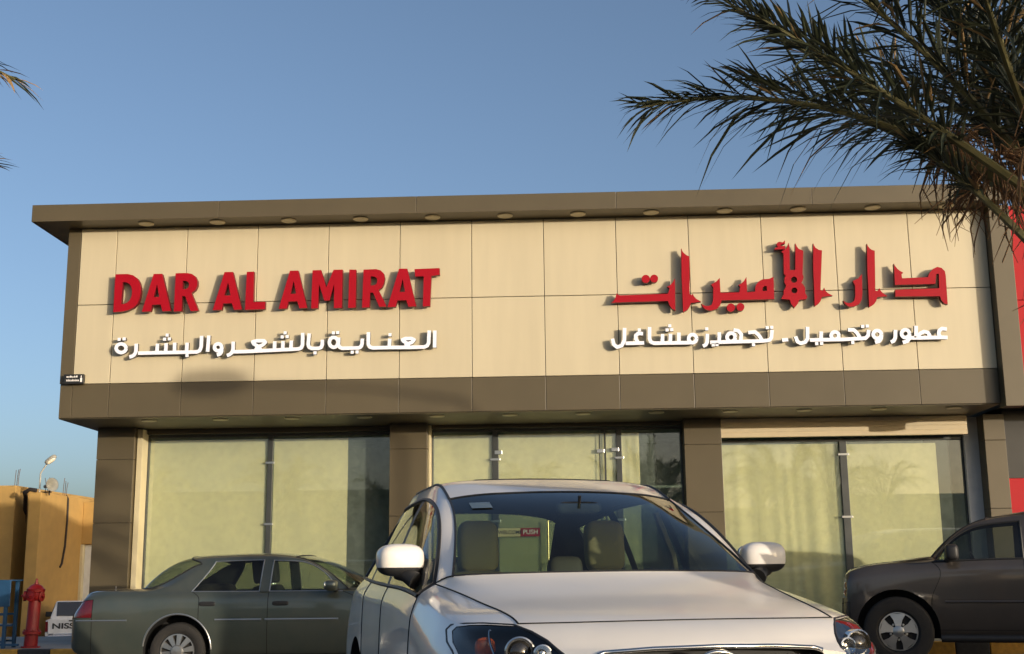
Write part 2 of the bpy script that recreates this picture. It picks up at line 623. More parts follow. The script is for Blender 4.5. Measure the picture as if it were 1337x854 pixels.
def downlight(x, y, z, par):
    a = MB()
    a.lathe((x, y, z), (0, 0, -1), [(.118, 0), (.118, .010), (.108, .016), (.090, .012)], 24)
    d = a.build('downlight', 'cream_trim', par, smooth=40)
    a = MB()
    a.lathe((x, y, z), (0, 0, -1), [(.089, .001), (.086, .009), (.0, .011)], 24)
    a.build('lens', 'lampglass', d, smooth=50)
for i in range(12):
    downlight(-6.08 + i * 1.1015, -.225, 6.522, shop)
for i in range(12):
    downlight(-6.08 + i * 1.1045, .33, ZB - .012, shop)

# pillars, each clad in three stacked boxes
def pillar(x0, x1, y0, y1, cuts):
    a = MB()
    zz = [.18] + cuts + [ZB - .012]
    for p, q in zip(zz[:-1], zz[1:]):
        a.box(x0, x1, y0, y1, p + .004, q - .004)
    a.box(x0 + .015, x1 - .015, y0 + .015, y1 - .01, .18, ZB - .02, 1)
    a.build('pillar', ['brown', 'joint'], shop, bevel=.004)
pillar(-7.2, -6.60, 1.2, 1.82, [1.05, 2.05, 3.05, 3.16][1:3])
pillar(-2.50, -1.905, 1.2, 1.82, [1.0, 2.1, 3.15])
pillar(2.14, 2.72, 1.2, 1.82, [1.0, 2.1, 3.15])
pillar(6.78, 7.10, 1.2, 1.9, [1.0, 2.1, 3.15])
m = MB()
m.box(XR + .002, 6.95, -.20, .05, 3.50, 6.522)
m.build('end_pier', 'brown', shop, bevel=.005)
m = MB()
m.box(6.56, 6.78, 1.5, 2.3, .18, ZB - .02)
m.build('return_wall', 'grey_wall', shop)

GY = 1.60
def bay(x0, x1, ztop, mull, blinds, kind):
    """one glazed bay: frame, panes between mullions, blinds behind"""
    z0 = .18
    fr = MB()
    fr.box(x0, x0 + .022, GY - .03, GY + .05, z0, ztop)
    fr.box(x1 - .022, x1, GY - .03, GY + .05, z0, ztop)
    fr.box(x0 + .022, x1 - .022, GY - .03, GY + .05, ztop - .045, ztop)
    fr.box(x0 + .022, x1 - .022, GY - .03, GY + .05, z0, z0 + .09)
    w = fr.build('window', 'alu_dark', shop, bevel=.003)
    xs = [x0 + .022] + [v for a in mull for v in a] + [x1 - .022]
    for a, b in zip(xs[0::2], xs[1::2]):
        p = MB()
        p.box(a + .002, b - .002, GY, GY + .010, z0 + .092, ztop - .047)
        p.build('pane', 'shopglass', w)
    for a, b in mull:
        p = MB()
        p.box(a, b, GY - .02, GY + .06, z0 + .09, ztop - .045)
        for zc in (2.98, 2.0, 1.1):
            p.box(a - .03, b + .03, GY - .035, GY + .02, zc, zc + .035, 1)
        p.build('mullion', ['alu_dark', 'alu'], w, bevel=.003)
    for a, b in blinds:
        p = MB()
        if kind == 'curtain' and b - a > 1.7:
            n = 140
            vs, fs = [], []
            for i in range(n + 1):
                t = i / n
                xx = a + (b - a) * t
                for kz, zz in enumerate([z0 + .1 + (ztop - .07 - z0 - .1) * q / 14 for q in range(15)]):
                    f = kz / 14
                    amp = .006 + .014 * (1 - f)
                    yy = GY + .065 + amp * (math.sin(t * 23 + 1.6 * math.sin(t * 7) + f * .9) * (.4 + .6 * math.sin(t * 4.1 + 1) ** 2) + .4 * math.sin(t * 51 + 2 * math.sin(t * 11) + f * 2))
                    vs.append((xx, yy, zz))
            for i in range(n):
                for q in range(14):
                    fs.append((i * 15 + q, (i + 1) * 15 + q, (i + 1) * 15 + q + 1, i * 15 + q + 1))
            k = len(vs)
            vs += [(v[0], v[1] + .006, v[2]) for v in vs]
            fs += [tuple(k + i for i in reversed(f)) for f in fs]
            p.add(vs, fs)
            p.build('curtain', 'curtain', w, smooth=60, fix=False)
        else:
            n = 40
            vs, fs = [], []
            for i in range(n + 1):
                t = i / n
                xx = a + (b - a) * t
                for q in range(9):
                    f = q / 8
                    yy = GY + .04 + .008 * math.sin(t * 5 + a * 3) * math.sin(f * 3.1 + a) + .004 * math.sin(t * 13 + f * 6 + a)
                    vs.append((xx, yy, z0 + .1 + (ztop - .085 - z0 - .1) * f))
            for i in range(n):
                for q in range(8):
                    fs.append((i * 9 + q, (i + 1) * 9 + q, (i + 1) * 9 + q + 1, i * 9 + q + 1))
            k = len(vs)
            vs += [(v[0], v[1] + .004, v[2]) for v in vs]
            fs += [tuple(k + i for i in reversed(f)) for f in fs]
            p.add(vs, fs)
            p.build('blind', 'blind', w, smooth=60, fix=False)
    return w

m = MB()                                                    # cream jamb beside the first pillar
m.box(-6.585, -6.50, 1.30, 1.66, .18, ZB - .03)
m.build('window_jamb', 'cream_trim', shop, bevel=.004)
m = MB()
m.box(-1.902, -1.872, 1.36, 1.66, .18, ZB - .03)
m.build('window_jamb', 'cream_trim', shop, bevel=.004)
bay(-6.50, -2.50, 3.47, [(-4.535, -4.455)], [(-6.475, -4.545), (-4.445, -3.24)], 'blind')
bay(-1.872, 2.14, 3.49, [(-.90, -.80), (1.09, 1.176)], [(-1.845, -.905), (-.795, 1.085), (1.18, 1.46)], 'blind')
bay(2.72, 6.56, 3.25, [(4.625, 4.735)], [(2.745, 4.62), (4.74, 6.15)], 'curtain')

# roller shutter boxes over the bays
def shutter(x0, x1, z0, z1, mi, GY=1.60):
    a = MB()
    n = max(1, int((z1 - z0) / .07))
    for i in range(n):
        q = z0 + (z1 - z0) * i / n
        a.box(x0, x1, GY - .10 + .006 * (i % 2), GY - .05, q + .003, q + (z1 - z0) / n - .003)
    a.box(x0, x1, GY - .09, GY - .04, z0, z1)
    a.build('shutter', mi, shop, bevel=.006)
shutter(-6.50, -2.505, 3.475, ZB - .015, 'brown_soffit')
shutter(-1.87, 2.135, 3.495, ZB - .015, 'brown_soffit')
shutter(2.725, 6.55, 3.255, ZB - .015, 'shutter', 1.36)

# the glass door in the middle bay: patch fittings, handle, sign
d = MB()
d.box(.895, .925, GY - .02, GY - .004, .30, 3.44)
d.box(.815, .83, GY - .012, GY - .004, .30, 3.44)
door = d.build('door', 'alu_dark', shop)
for xx, zz in ((-.80, 3.08), (.84, 3.08), (1.07, 3.1), (-.80, .32), (1.07, .32)):
    p = MB()
    p.box(xx - .06, xx + .06, GY - .03, GY - .004, zz, zz + .06)
    p.build('patch_fitting', 'alu', door, bevel=.004)
p = MB()
p.tube([(-.02, GY - .09, 1.25), (-.02, GY - .09, 2.02)], .016, 12)
p.tube([(-.02, GY - .09, 1.35), (-.02, GY - .005, 1.35)], .010, 8)
p.tube([(-.02, GY - .09, 1.92), (-.02, GY - .005, 1.92)], .010, 8)
p.build('door_handle', 'brass', door, smooth=40)
p = MB()
p.box(-.815, -.462, GY - .03, GY - .02, 1.775, 1.905, 0)
p.box(-.460, -.15, GY - .03, GY - .02, 1.775, 1.905, 1)
for txt, cx, sz, mi in (('WELCOME', -.625, .078, 2), ('PUSH', -.30, .10, 3)):
    vs, fs = text_polys(txt, sz, .0016)
    p.add([(cx + v[0], GY - .032 - v[2], 1.84 + v[1]) for v in vs], fs, mi)
p.build('door_sign', ['welcome', 'red_panel', 'ink', 'white_ink'], door)

# ------------------------------------------------------------------ raised letters
SD = {"lat":[["D",[[-6.551,5.753],[-6.357,5.754],[-6.274,5.731],[-6.21,5.684],[-6.17,5.621],[-6.146,5.538],[-6.144,5.456],[-6.158,5.364],[-6.19,5.282],[-6.248,5.222],[-6.327,5.186],[-6.418,5.168],[-6.553,5.16]],[[[-6.432,5.627],[-6.37,5.621],[-6.322,5.593],[-6.289,5.541],[-6.279,5.479],[-6.284,5.407],[-6.305,5.346],[-6.344,5.306],[-6.393,5.286],[-6.438,5.281]]]],["A",[[-5.959,5.745],[-5.826,5.746],[-5.668,5.163],[-5.795,5.157],[-5.828,5.265],[-5.96,5.261],[-5.981,5.161],[-6.113,5.158]],[[[-5.898,5.585],[-5.856,5.384],[-5.943,5.382]]]],["R",[[-5.619,5.75],[-5.45,5.751],[-5.368,5.735],[-5.309,5.692],[-5.278,5.623],[-5.275,5.551],[-5.301,5.486],[-5.362,5.436],[-5.243,5.159],[-5.364,5.153],[-5.455,5.386],[-5.504,5.391],[-5.504,5.154],[-5.621,5.152]],[[[-5.502,5.628],[-5.455,5.627],[-5.418,5.606],[-5.402,5.564],[-5.416,5.519],[-5.45,5.499],[-5.502,5.498]]]],["A",[[-4.865,5.753],[-4.736,5.752],[-4.582,5.164],[-4.699,5.158],[-4.737,5.263],[-4.87,5.26],[-4.891,5.162],[-5.026,5.161]],[[[-4.805,5.593],[-4.761,5.387],[-4.858,5.384]]]],["L",[[-4.523,5.748],[-4.411,5.75],[-4.407,5.273],[-4.224,5.277],[-4.226,5.161],[-4.532,5.157]],[]],["A",[[-3.86,5.752],[-3.732,5.752],[-3.584,5.169],[-3.702,5.163],[-3.737,5.274],[-3.872,5.27],[-3.895,5.165],[-4.019,5.161]],[[[-3.799,5.593],[-3.758,5.393],[-3.844,5.388]]]],["M",[[-3.514,5.751],[-3.383,5.753],[-3.298,5.48],[-3.192,5.753],[-3.053,5.752],[-3.057,5.158],[-3.177,5.155],[-3.18,5.528],[-3.246,5.278],[-3.324,5.276],[-3.411,5.533],[-3.418,5.159],[-3.524,5.157]],[]],["I",[[-2.952,5.75],[-2.846,5.747],[-2.847,5.158],[-2.961,5.154]],[]],["R",[[-2.735,5.745],[-2.544,5.749],[-2.474,5.729],[-2.423,5.677],[-2.408,5.605],[-2.422,5.523],[-2.451,5.462],[-2.501,5.424],[-2.378,5.165],[-2.488,5.161],[-2.586,5.383],[-2.63,5.384],[-2.638,5.158],[-2.751,5.154]],[[[-2.623,5.636],[-2.573,5.635],[-2.533,5.611],[-2.522,5.566],[-2.536,5.519],[-2.566,5.499],[-2.626,5.496]]]],["A",[[-2.193,5.748],[-2.069,5.747],[-1.93,5.16],[-2.049,5.155],[-2.08,5.257],[-2.215,5.257],[-2.243,5.158],[-2.364,5.155]],[[[-2.138,5.585],[-2.101,5.388],[-2.186,5.385]]]],["T",[[-1.959,5.737],[-1.578,5.745],[-1.576,5.638],[-1.702,5.625],[-1.721,5.158],[-1.83,5.154],[-1.818,5.621],[-1.948,5.622]],[]]],"ar":[["dots",[[[1.587,5.51],[1.583,5.491],[1.574,5.473],[1.56,5.46],[1.543,5.451],[1.524,5.448],[1.505,5.452],[1.488,5.461],[1.475,5.475],[1.467,5.493],[1.464,5.513],[1.468,5.533],[1.477,5.55],[1.491,5.564],[1.509,5.573],[1.528,5.575],[1.547,5.572],[1.563,5.562],[1.577,5.548],[1.585,5.53]],[[1.71,5.513],[1.707,5.494],[1.698,5.477],[1.684,5.464],[1.667,5.455],[1.649,5.453],[1.631,5.456],[1.615,5.465],[1.602,5.479],[1.594,5.496],[1.592,5.515],[1.595,5.534],[1.604,5.551],[1.618,5.564],[1.635,5.572],[1.653,5.575],[1.671,5.572],[1.688,5.563],[1.7,5.549],[1.708,5.532]]],[]],["ta",[[[0.998,5.155],[1.033,5.182],[1.061,5.228],[1.086,5.302],[1.099,5.281],[1.122,5.267],[1.843,5.275],[1.867,5.322],[1.874,5.368],[1.84,5.381],[1.893,5.415],[1.929,5.454],[1.961,5.512],[1.951,5.017],[1.903,5.046],[1.866,5.1],[1.844,5.166],[1.112,5.159]]],[]],["alef",[[[2.074,5.977],[2.086,5.934],[2.107,5.901],[2.145,5.867],[2.19,5.844],[2.172,5.269],[2.2,5.245],[2.217,5.272],[2.232,5.232],[2.264,5.192],[2.337,5.144],[2.182,5.128],[2.169,5.082],[2.133,5.029],[2.064,4.991],[2.065,5.154],[2.062,5.552]]],[]],["mir",[[[2.336,5.118],[2.364,5.095],[2.397,5.08],[2.451,5.077],[2.493,5.099],[2.514,5.157],[2.527,5.355],[2.495,5.407],[2.546,5.432],[2.583,5.457],[2.628,5.505],[2.63,5.276],[2.908,5.277],[2.928,5.358],[2.902,5.389],[2.949,5.416],[2.986,5.448],[3.026,5.513],[3.025,5.275],[3.146,5.284],[3.148,5.342],[3.167,5.393],[3.198,5.43],[3.233,5.455],[3.272,5.471],[3.359,5.473],[3.428,5.505],[3.421,5.162],[2.643,5.159],[2.617,5.085],[2.562,5.028],[2.466,5.004],[2.4,5.026],[2.363,5.06]]],[[[3.262,5.344],[3.29,5.367],[3.319,5.362],[3.322,5.292],[3.254,5.291]]]],["dots",[[[2.834,5.046],[2.83,5.026],[2.821,5.009],[2.807,4.995],[2.789,4.987],[2.77,4.984],[2.752,4.988],[2.735,4.997],[2.722,5.011],[2.714,5.029],[2.712,5.048],[2.716,5.067],[2.726,5.085],[2.74,5.098],[2.757,5.107],[2.776,5.11],[2.795,5.106],[2.811,5.097],[2.824,5.083],[2.832,5.065]],[[2.974,5.052],[2.97,5.034],[2.961,5.017],[2.948,5.004],[2.931,4.996],[2.913,4.993],[2.895,4.996],[2.879,5.005],[2.866,5.019],[2.859,5.036],[2.857,5.054],[2.861,5.073],[2.87,5.09],[2.883,5.103],[2.9,5.111],[2.918,5.114],[2.936,5.11],[2.952,5.101],[2.965,5.088],[2.972,5.071]]],[]],["hamza",[[[3.461,5.923],[3.478,5.951],[3.52,5.964],[3.501,5.984],[3.5,6.012],[3.517,6.033],[3.547,6.044],[3.592,6.031],[3.628,6.066],[3.625,6.009],[3.572,5.999],[3.553,5.987],[3.577,5.973],[3.63,5.976],[3.616,5.925]]],[]],["lamalef",[[[3.682,6.025],[3.689,5.942],[3.675,5.601],[3.756,5.604],[3.779,6.015],[3.797,5.968],[3.824,5.927],[3.891,5.897],[3.859,5.538],[3.872,5.491],[3.858,5.445],[3.837,5.403],[3.865,5.37],[3.885,5.328],[3.883,5.246],[3.911,5.187],[3.893,5.153],[3.787,5.143],[3.766,5.086],[3.71,5.024],[3.665,5.088],[3.65,5.151],[3.523,5.165],[3.562,5.229],[3.565,5.287],[3.595,5.334],[3.606,5.368],[3.583,5.415],[3.59,5.492],[3.613,5.513],[3.584,5.544],[3.594,5.861],[3.561,5.886],[3.643,5.938]]],[[[3.775,5.451],[3.77,5.433],[3.76,5.418],[3.745,5.409],[3.727,5.405],[3.71,5.409],[3.696,5.42],[3.687,5.435],[3.685,5.453],[3.689,5.471],[3.7,5.486],[3.715,5.496],[3.732,5.499],[3.749,5.495],[3.763,5.484],[3.772,5.469]],[[3.768,5.288],[3.764,5.271],[3.754,5.257],[3.739,5.248],[3.723,5.245],[3.707,5.248],[3.693,5.258],[3.685,5.273],[3.682,5.29],[3.687,5.307],[3.697,5.321],[3.711,5.33],[3.728,5.333],[3.744,5.329],[3.757,5.32],[3.766,5.305]]]],["alef",[[[4.044,6.01],[4.056,5.972],[4.076,5.938],[4.124,5.904],[4.169,5.896],[4.11,5.288],[4.147,5.276],[4.168,5.322],[4.183,5.275],[4.217,5.237],[4.284,5.198],[4.124,5.181],[4.109,5.132],[4.075,5.084],[4.01,5.042],[4.014,5.185],[4.022,5.629]]],[]],["ra",[[[4.736,5.52],[4.723,5.217],[4.708,5.13],[4.668,5.065],[4.591,5.028],[4.517,5.022],[4.47,5.056],[4.434,5.119],[4.472,5.09],[4.516,5.08],[4.555,5.084],[4.597,5.116],[4.618,5.196],[4.623,5.347],[4.594,5.418],[4.675,5.451]]],[]],["alef",[[[4.841,5.987],[4.852,5.949],[4.875,5.913],[4.907,5.887],[4.949,5.874],[4.916,5.26],[4.953,5.254],[4.979,5.298],[4.994,5.258],[5.023,5.223],[5.089,5.175],[4.936,5.162],[4.921,5.109],[4.884,5.057],[4.809,5.012],[4.813,5.169],[4.821,5.612]]],[]],["dal",[[[5.218,5.669],[5.233,5.631],[5.262,5.59],[5.3,5.555],[5.347,5.526],[5.318,5.503],[5.321,5.442],[5.702,5.451],[5.716,5.488],[5.739,5.527],[5.788,5.577],[5.853,5.606],[5.914,5.588],[5.957,5.536],[5.965,5.471],[5.959,5.03],[5.905,5.05],[5.869,5.106],[5.858,5.157],[5.204,5.166],[5.208,5.27],[5.854,5.278],[5.866,5.496],[5.828,5.497],[5.803,5.346],[5.21,5.342]]],[]]],"wl":[[[[-1.649,4.787],[-1.652,4.526]]],[[[-1.734,4.789],[-1.743,4.598],[-1.763,4.558],[-1.808,4.539],[-2.036,4.537],[-2.333,4.541],[-2.58,4.539],[-2.626,4.554],[-2.651,4.595],[-2.651,4.78]],[[-2.044,4.553],[-2.056,4.594],[-2.119,4.631],[-2.135,4.655],[-2.092,4.671],[-2.007,4.673],[-1.961,4.652],[-1.993,4.613],[-2.056,4.59],[-2.095,4.558]],[[-2.328,4.675],[-2.335,4.549]]],[[[-2.741,4.683],[-2.746,4.597],[-2.763,4.557],[-2.799,4.543],[-3.047,4.542],[-3.087,4.563],[-3.102,4.603],[-3.099,4.708]],[[-3.108,4.633],[-3.113,4.604],[-3.126,4.58],[-3.147,4.564],[-3.172,4.558],[-3.198,4.565],[-3.219,4.581],[-3.234,4.607],[-3.24,4.636],[-3.235,4.665],[-3.221,4.69],[-3.2,4.706],[-3.175,4.711],[-3.15,4.705],[-3.128,4.688],[-3.114,4.663],[-3.108,4.633]]],[[[-3.346,4.678],[-3.346,4.598],[-3.365,4.558],[-3.405,4.546],[-3.505,4.548],[-3.545,4.569],[-3.56,4.612],[-3.547,4.779]]],[[[-3.646,4.789],[-3.645,4.603],[-3.664,4.559],[-3.704,4.544],[-4.102,4.531],[-4.517,4.519],[-4.687,4.518]],[[-3.815,4.675],[-3.819,4.55]],[[-3.942,4.669],[-3.943,4.54]],[[-4.066,4.667],[-4.07,4.539]],[[-4.274,4.53],[-4.303,4.585],[-4.385,4.633],[-4.402,4.666],[-4.342,4.681],[-4.232,4.679],[-4.21,4.654],[-4.25,4.614],[-4.31,4.591],[-4.358,4.544]],[[-4.699,4.675],[-4.698,4.552],[-4.717,4.502],[-4.746,4.477],[-4.789,4.463]]],[[[-4.87,4.59],[-4.873,4.569],[-4.885,4.551],[-4.903,4.54],[-4.924,4.536],[-4.946,4.541],[-4.964,4.553],[-4.977,4.571],[-4.982,4.592],[-4.979,4.612],[-4.967,4.63],[-4.949,4.641],[-4.928,4.645],[-4.906,4.641],[-4.888,4.628],[-4.875,4.611],[-4.87,4.59]],[[-4.87,4.59],[-4.871,4.525],[-4.892,4.489],[-4.94,4.474]]],[[[-5.075,4.775],[-5.084,4.525]]],[[[-5.184,4.773],[-5.185,4.601],[-5.205,4.545],[-5.248,4.526],[-5.72,4.525],[-6.146,4.524]],[[-5.401,4.672],[-5.405,4.529]],[[-5.592,4.676],[-5.59,4.532]],[[-5.722,4.668],[-5.724,4.531]],[[-5.853,4.664],[-5.857,4.529]],[[-6.18,4.67],[-6.178,4.549],[-6.198,4.505],[-6.228,4.479],[-6.276,4.468]]],[[[-6.331,4.602],[-6.336,4.577],[-6.351,4.556],[-6.376,4.542],[-6.405,4.537],[-6.434,4.543],[-6.46,4.558],[-6.478,4.58],[-6.485,4.605],[-6.48,4.631],[-6.465,4.652],[-6.441,4.666],[-6.412,4.671],[-6.382,4.665],[-6.356,4.65],[-6.339,4.628],[-6.331,4.602]]]],"wld":[[-2.325,4.735],[-2.891,4.479],[-2.818,4.481],[-3.18,4.78],[-3.115,4.783],[-3.453,4.479],[-3.913,4.794],[-3.956,4.732],[-3.88,4.735],[-5.396,4.474],[-5.712,4.793],[-5.749,4.731],[-5.675,4.734],[-6.446,4.742],[-6.369,4.747]],"wr":[[[[5.923,4.664],[5.853,4.674],[5.81,4.643],[5.798,4.593],[5.82,4.544],[5.924,4.538]],[[5.825,4.542],[5.47,4.54]],[[5.479,4.722],[5.466,4.544]],[[5.483,4.558],[5.531,4.607],[5.588,4.633],[5.642,4.619],[5.664,4.577],[5.647,4.541]]],[[[5.373,4.605],[5.367,4.583],[5.353,4.564],[5.333,4.551],[5.311,4.547],[5.289,4.552],[5.272,4.565],[5.26,4.585],[5.258,4.608],[5.264,4.63],[5.278,4.649],[5.297,4.662],[5.32,4.666],[5.341,4.661],[5.359,4.648],[5.37,4.628],[5.373,4.605]],[[5.47,4.54],[5.311,4.547]],[[5.373,4.605],[5.363,4.532],[5.334,4.492],[5.266,4.475]]],[[[5.175,4.666],[5.162,4.545],[5.135,4.5],[5.093,4.483]]],[[[4.964,4.602],[4.958,4.579],[4.944,4.56],[4.923,4.547],[4.9,4.543],[4.877,4.548],[4.859,4.562],[4.847,4.581],[4.844,4.604],[4.85,4.627],[4.865,4.646],[4.885,4.658],[4.908,4.662],[4.931,4.657],[4.949,4.644],[4.961,4.625],[4.964,4.602]],[[4.964,4.602],[4.955,4.54],[4.924,4.5],[4.863,4.485]]],[[[4.784,4.674],[4.77,4.589],[4.727,4.549],[4.381,4.537],[4.114,4.538],[3.913,4.537]],[[4.48,4.68],[4.564,4.678],[4.61,4.631],[4.653,4.546]],[[4.34,4.595],[4.335,4.573],[4.322,4.555],[4.303,4.543],[4.281,4.539],[4.26,4.544],[4.243,4.556],[4.232,4.575],[4.229,4.597],[4.235,4.619],[4.248,4.637],[4.267,4.65],[4.288,4.653],[4.309,4.649],[4.327,4.636],[4.338,4.617],[4.34,4.595]],[[4.088,4.664],[4.076,4.538]],[[3.891,4.737],[3.881,4.56],[3.845,4.508],[3.777,4.491],[3.729,4.517],[3.707,4.596]]],[[[3.505,4.544],[3.595,4.55]]],[[[3.368,4.7],[3.351,4.585],[3.322,4.547],[3.221,4.537],[2.75,4.532],[2.446,4.529]],[[3.014,4.667],[3.115,4.675],[3.169,4.623],[3.216,4.542]],[[2.798,4.711],[2.869,4.698],[2.912,4.64],[2.895,4.532]],[[2.82,4.6],[2.814,4.575],[2.8,4.555],[2.78,4.541],[2.756,4.537],[2.734,4.542],[2.715,4.556],[2.702,4.577],[2.699,4.602],[2.705,4.627],[2.719,4.647],[2.739,4.661],[2.762,4.665],[2.785,4.66],[2.804,4.646],[2.817,4.625],[2.82,4.6]],[[2.588,4.68],[2.581,4.535]],[[2.411,4.66],[2.402,4.534],[2.382,4.495],[2.338,4.473]]],[[[2.249,4.59],[2.243,4.566],[2.23,4.546],[2.21,4.533],[2.188,4.529],[2.166,4.534],[2.147,4.548],[2.135,4.568],[2.132,4.592],[2.137,4.616],[2.151,4.636],[2.17,4.649],[2.193,4.653],[2.215,4.648],[2.233,4.634],[2.245,4.614],[2.249,4.59]],[[2.21,4.531],[1.614,4.533],[1.569,4.554],[1.553,4.603],[1.559,4.778]],[[1.991,4.687],[1.985,4.535]],[[1.867,4.671],[1.857,4.537]],[[1.749,4.668],[1.742,4.535]]],[[[1.46,4.679],[1.388,4.685],[1.351,4.653],[1.352,4.6],[1.377,4.553]],[[1.472,4.54],[1.196,4.538]],[[1.189,4.772],[1.18,4.587],[1.139,4.505],[1.07,4.483],[1.022,4.521],[1.004,4.613]]]],"wrd":[[4.699,4.728],[4.766,4.732],[4.538,4.488],[4.01,4.482],[4.082,4.483],[3.298,4.736],[3.365,4.739],[3.083,4.482],[2.49,4.491],[2.546,4.495],[2.405,4.734],[1.86,4.791],[1.819,4.729],[1.887,4.733],[1.406,4.737]]}
YF, YBK = -.135, -.055                                       # face and back of the letters; they stand off the panel on pins

def sign(name, label, group, polys_list, holes_list, mats, pins=True, depth=(YF, YBK)):
    allp = [p for ps in polys_list for q in ps for p in q]
    cx = (min(p[0] for p in allp) + max(p[0] for p in allp)) / 2
    cz = min(p[1] for p in allp)
    t = thing(name, label, 'sign', (cx, 0, cz), group=group)
    for ps, hs in zip(polys_list, holes_list):
        a = MB()
        a.flat(ps, hs, depth[0], depth[1], 0, 1)
        big = max(ps, key=lambda q: max(v[0] for v in q) - min(v[0] for v in q))
        px = sum(v[0] for v in ps[0]) / len(ps[0])
        pz = sum(v[1] for v in ps[0]) / len(ps[0])
        a.build('letter', mats, t)
    # fixing pins behind the letters
    a = MB()
    for ps in polys_list:
        V, T = cdt_union(ps, [])
        for tri in (T[0], T[len(T) // 2], T[-1]):
            x = sum(V[i][0] for i in tri) / 3
            z = sum(V[i][1] for i in tri) / 3
            a.cyl((x, depth[1] + .004, z), (x, .01, z), .006, seg=8)
    a.build('fixing_pin', 'alu', t)
    return t

lat = SD['lat']
sign('channel_letter_sign', 'red raised Latin capital letters reading DAR AL AMIRAT on the cream fascia', 'shop signs on the fascia',
     [[l[1]] for l in lat], [l[2] for l in lat], ['red', 'red_side'])
ar = SD['ar']
sign('channel_letter_sign', 'large red ornate Arabic lettering on the right of the cream fascia', 'shop signs on the fascia',
     [l[1] for l in ar], [l[2] for l in ar], ['red', 'red_side'])

def sq(c, h=.0235):
    return [(c[0] - h, c[1] - h), (c[0] + h, c[1] - h), (c[0] + h, c[1] + h), (c[0] - h, c[1] + h)]
W = .054
YF, YBK = -.115, -.06
for key, lab in (('wl', 'small white Arabic lettering directly under the red Latin capitals'), ('wr', 'small white Arabic lettering directly under the large red Arabic lettering')):
    groups = [strokes(g_, W) for g_ in SD[key]]
    groups = [g_ for g_ in groups if g_] + [[sq(c)] for c in SD[key + 'd']]
    sign('channel_letter_sign', lab, 'shop signs on the fascia', groups, [[] for _ in groups], ['white_sign', 'white_side'], depth=(YF, YBK))

# small black plate at the lower left corner of the fascia
t = thing('name_plate', 'small black plate with white writing at the lower left corner of the fascia', 'sign', (-7.13, -.06, 4.06))
m = MB()
m.box(-7.27, -6.965, -.10, -.03, 4.075, 4.222)
m.box(-7.20, -7.05, -.03, -.005, 4.10, 4.20)
m.build('plate', 'black_panel', t, bevel=.004)
m = MB()
random.seed(3)
for zc, seq in ((4.178, [.022, .012, .03, .016, .026, .02]), (4.12, [.014] * 9)):
    x = -7.225
    for w_ in seq:
        h = .008 + .012 * random.random()
        m.box(x, x + w_, -.104, -.099, zc - .007, zc + h)
        if random.random() < .4:
            m.box(x + w_ * .3, x + w_ * .3 + .007, -.104, -.099, zc + h + .006, zc + h + .013)
        x += w_ + .008
m.box(-7.015, -6.985, -.104, -.099, 4.10, 4.165)
m.box(-7.006, -6.994, -.104, -.099, 4.168, 4.20)
m.build('writing', 'white_ink', t)

# ------------------------------------------------------------------ the red neighbour
nb = thing('red_shop', 'neighbouring shop front clad in bright red and black panels', 'building', (10, 1.2, 0))
m = MB()
for i in range(6):
    a = 6.955 + i * 1.25
    for za, zb in ((3.62, 5.1), (5.1, 6.56)):
        m.box(a + .004, a + 1.246, -.02, .04, za + .004, zb - .004)
m.build('red_cladding', 'red_panel', nb, bevel=.004)
m = MB()
m.box(7.105, 8.2, 1.26, 1.34, .18, 2.56)
m.build('red_dado', 'red_panel', nb, bevel=.004)
m = MB()
m.box(6.955, 14.5, .042, 5.3, 3.62, 6.54)
m.box(7.105, 14.5, 1.30, 1.36, 2.564, 3.62)
m.box(8.2, 14.5, 1.6, 1.7, .18, 2.56)
m.box(14.3, 14.5, 1.7, 5.3, -1, 3.62)
m.build('black_cladding', 'black_panel', nb, bevel=.004)

# ------------------------------------------------------------------ ochre building far left
yb = thing('ochre_building', 'low ochre plastered building in evening light behind the hydrant', 'building', (-24, 28, -1.28))
m = MB()
# left block, pilaster face, oblique right face, recessed end
pl = [(-40, 27.6), (-21.55, 27.6), (-21.55, 28.4), (-20.85, 28.4), (-20.85, 26.4), (-19.98, 26.4), (-18.62, 29.2), (-18.62, 40), (-40, 40)]
top = {0: 4.86}
def prism(mb, poly, z0, z1, mi=0):
    n = len(poly)
    vs = [(x, y, z0) for x, y in poly] + [(x, y, z1) for x, y in poly]
    fs = [(i, (i + 1) % n, n + (i + 1) % n, n + i) for i in range(n)] + [tuple(range(n - 1, -1, -1)), tuple(n + i for i in range(n))]
    mb.add(vs, fs, mi)
prism(m, [(-45, 27.0), (-20.1, 27.0), (-20.1, 40), (-45, 40)], -1.4, 4.62)
prism(m, [(-20.1, 28.2), (-19.25, 28.2), (-19.25, 40), (-20.1, 40)], -1.4, 4.42)
prism(m, [(-19.25, 26.2), (-18.78, 26.2), (-18.72, 30.0), (-18.72, 40), (-19.25, 40)], -1.4, 4.30)
prism(m, [(-18.72, 30.05), (-12, 30.05), (-12, 40), (-18.72, 40)], 2.5, 4.16)
prism(m, [(-18.72, 30.2), (-12, 30.2), (-12, 40), (-18.72, 40)], -1.4, 2.5, 1)
m.box(-18.76, -18.60, 30.0, 30.22, -1.4, 2.5, 2)
m.build('wall', ['yellow_wall', 'grey_wall', 'cream_trim'], yb, bevel=.03)
m = MB()
random.seed(5)
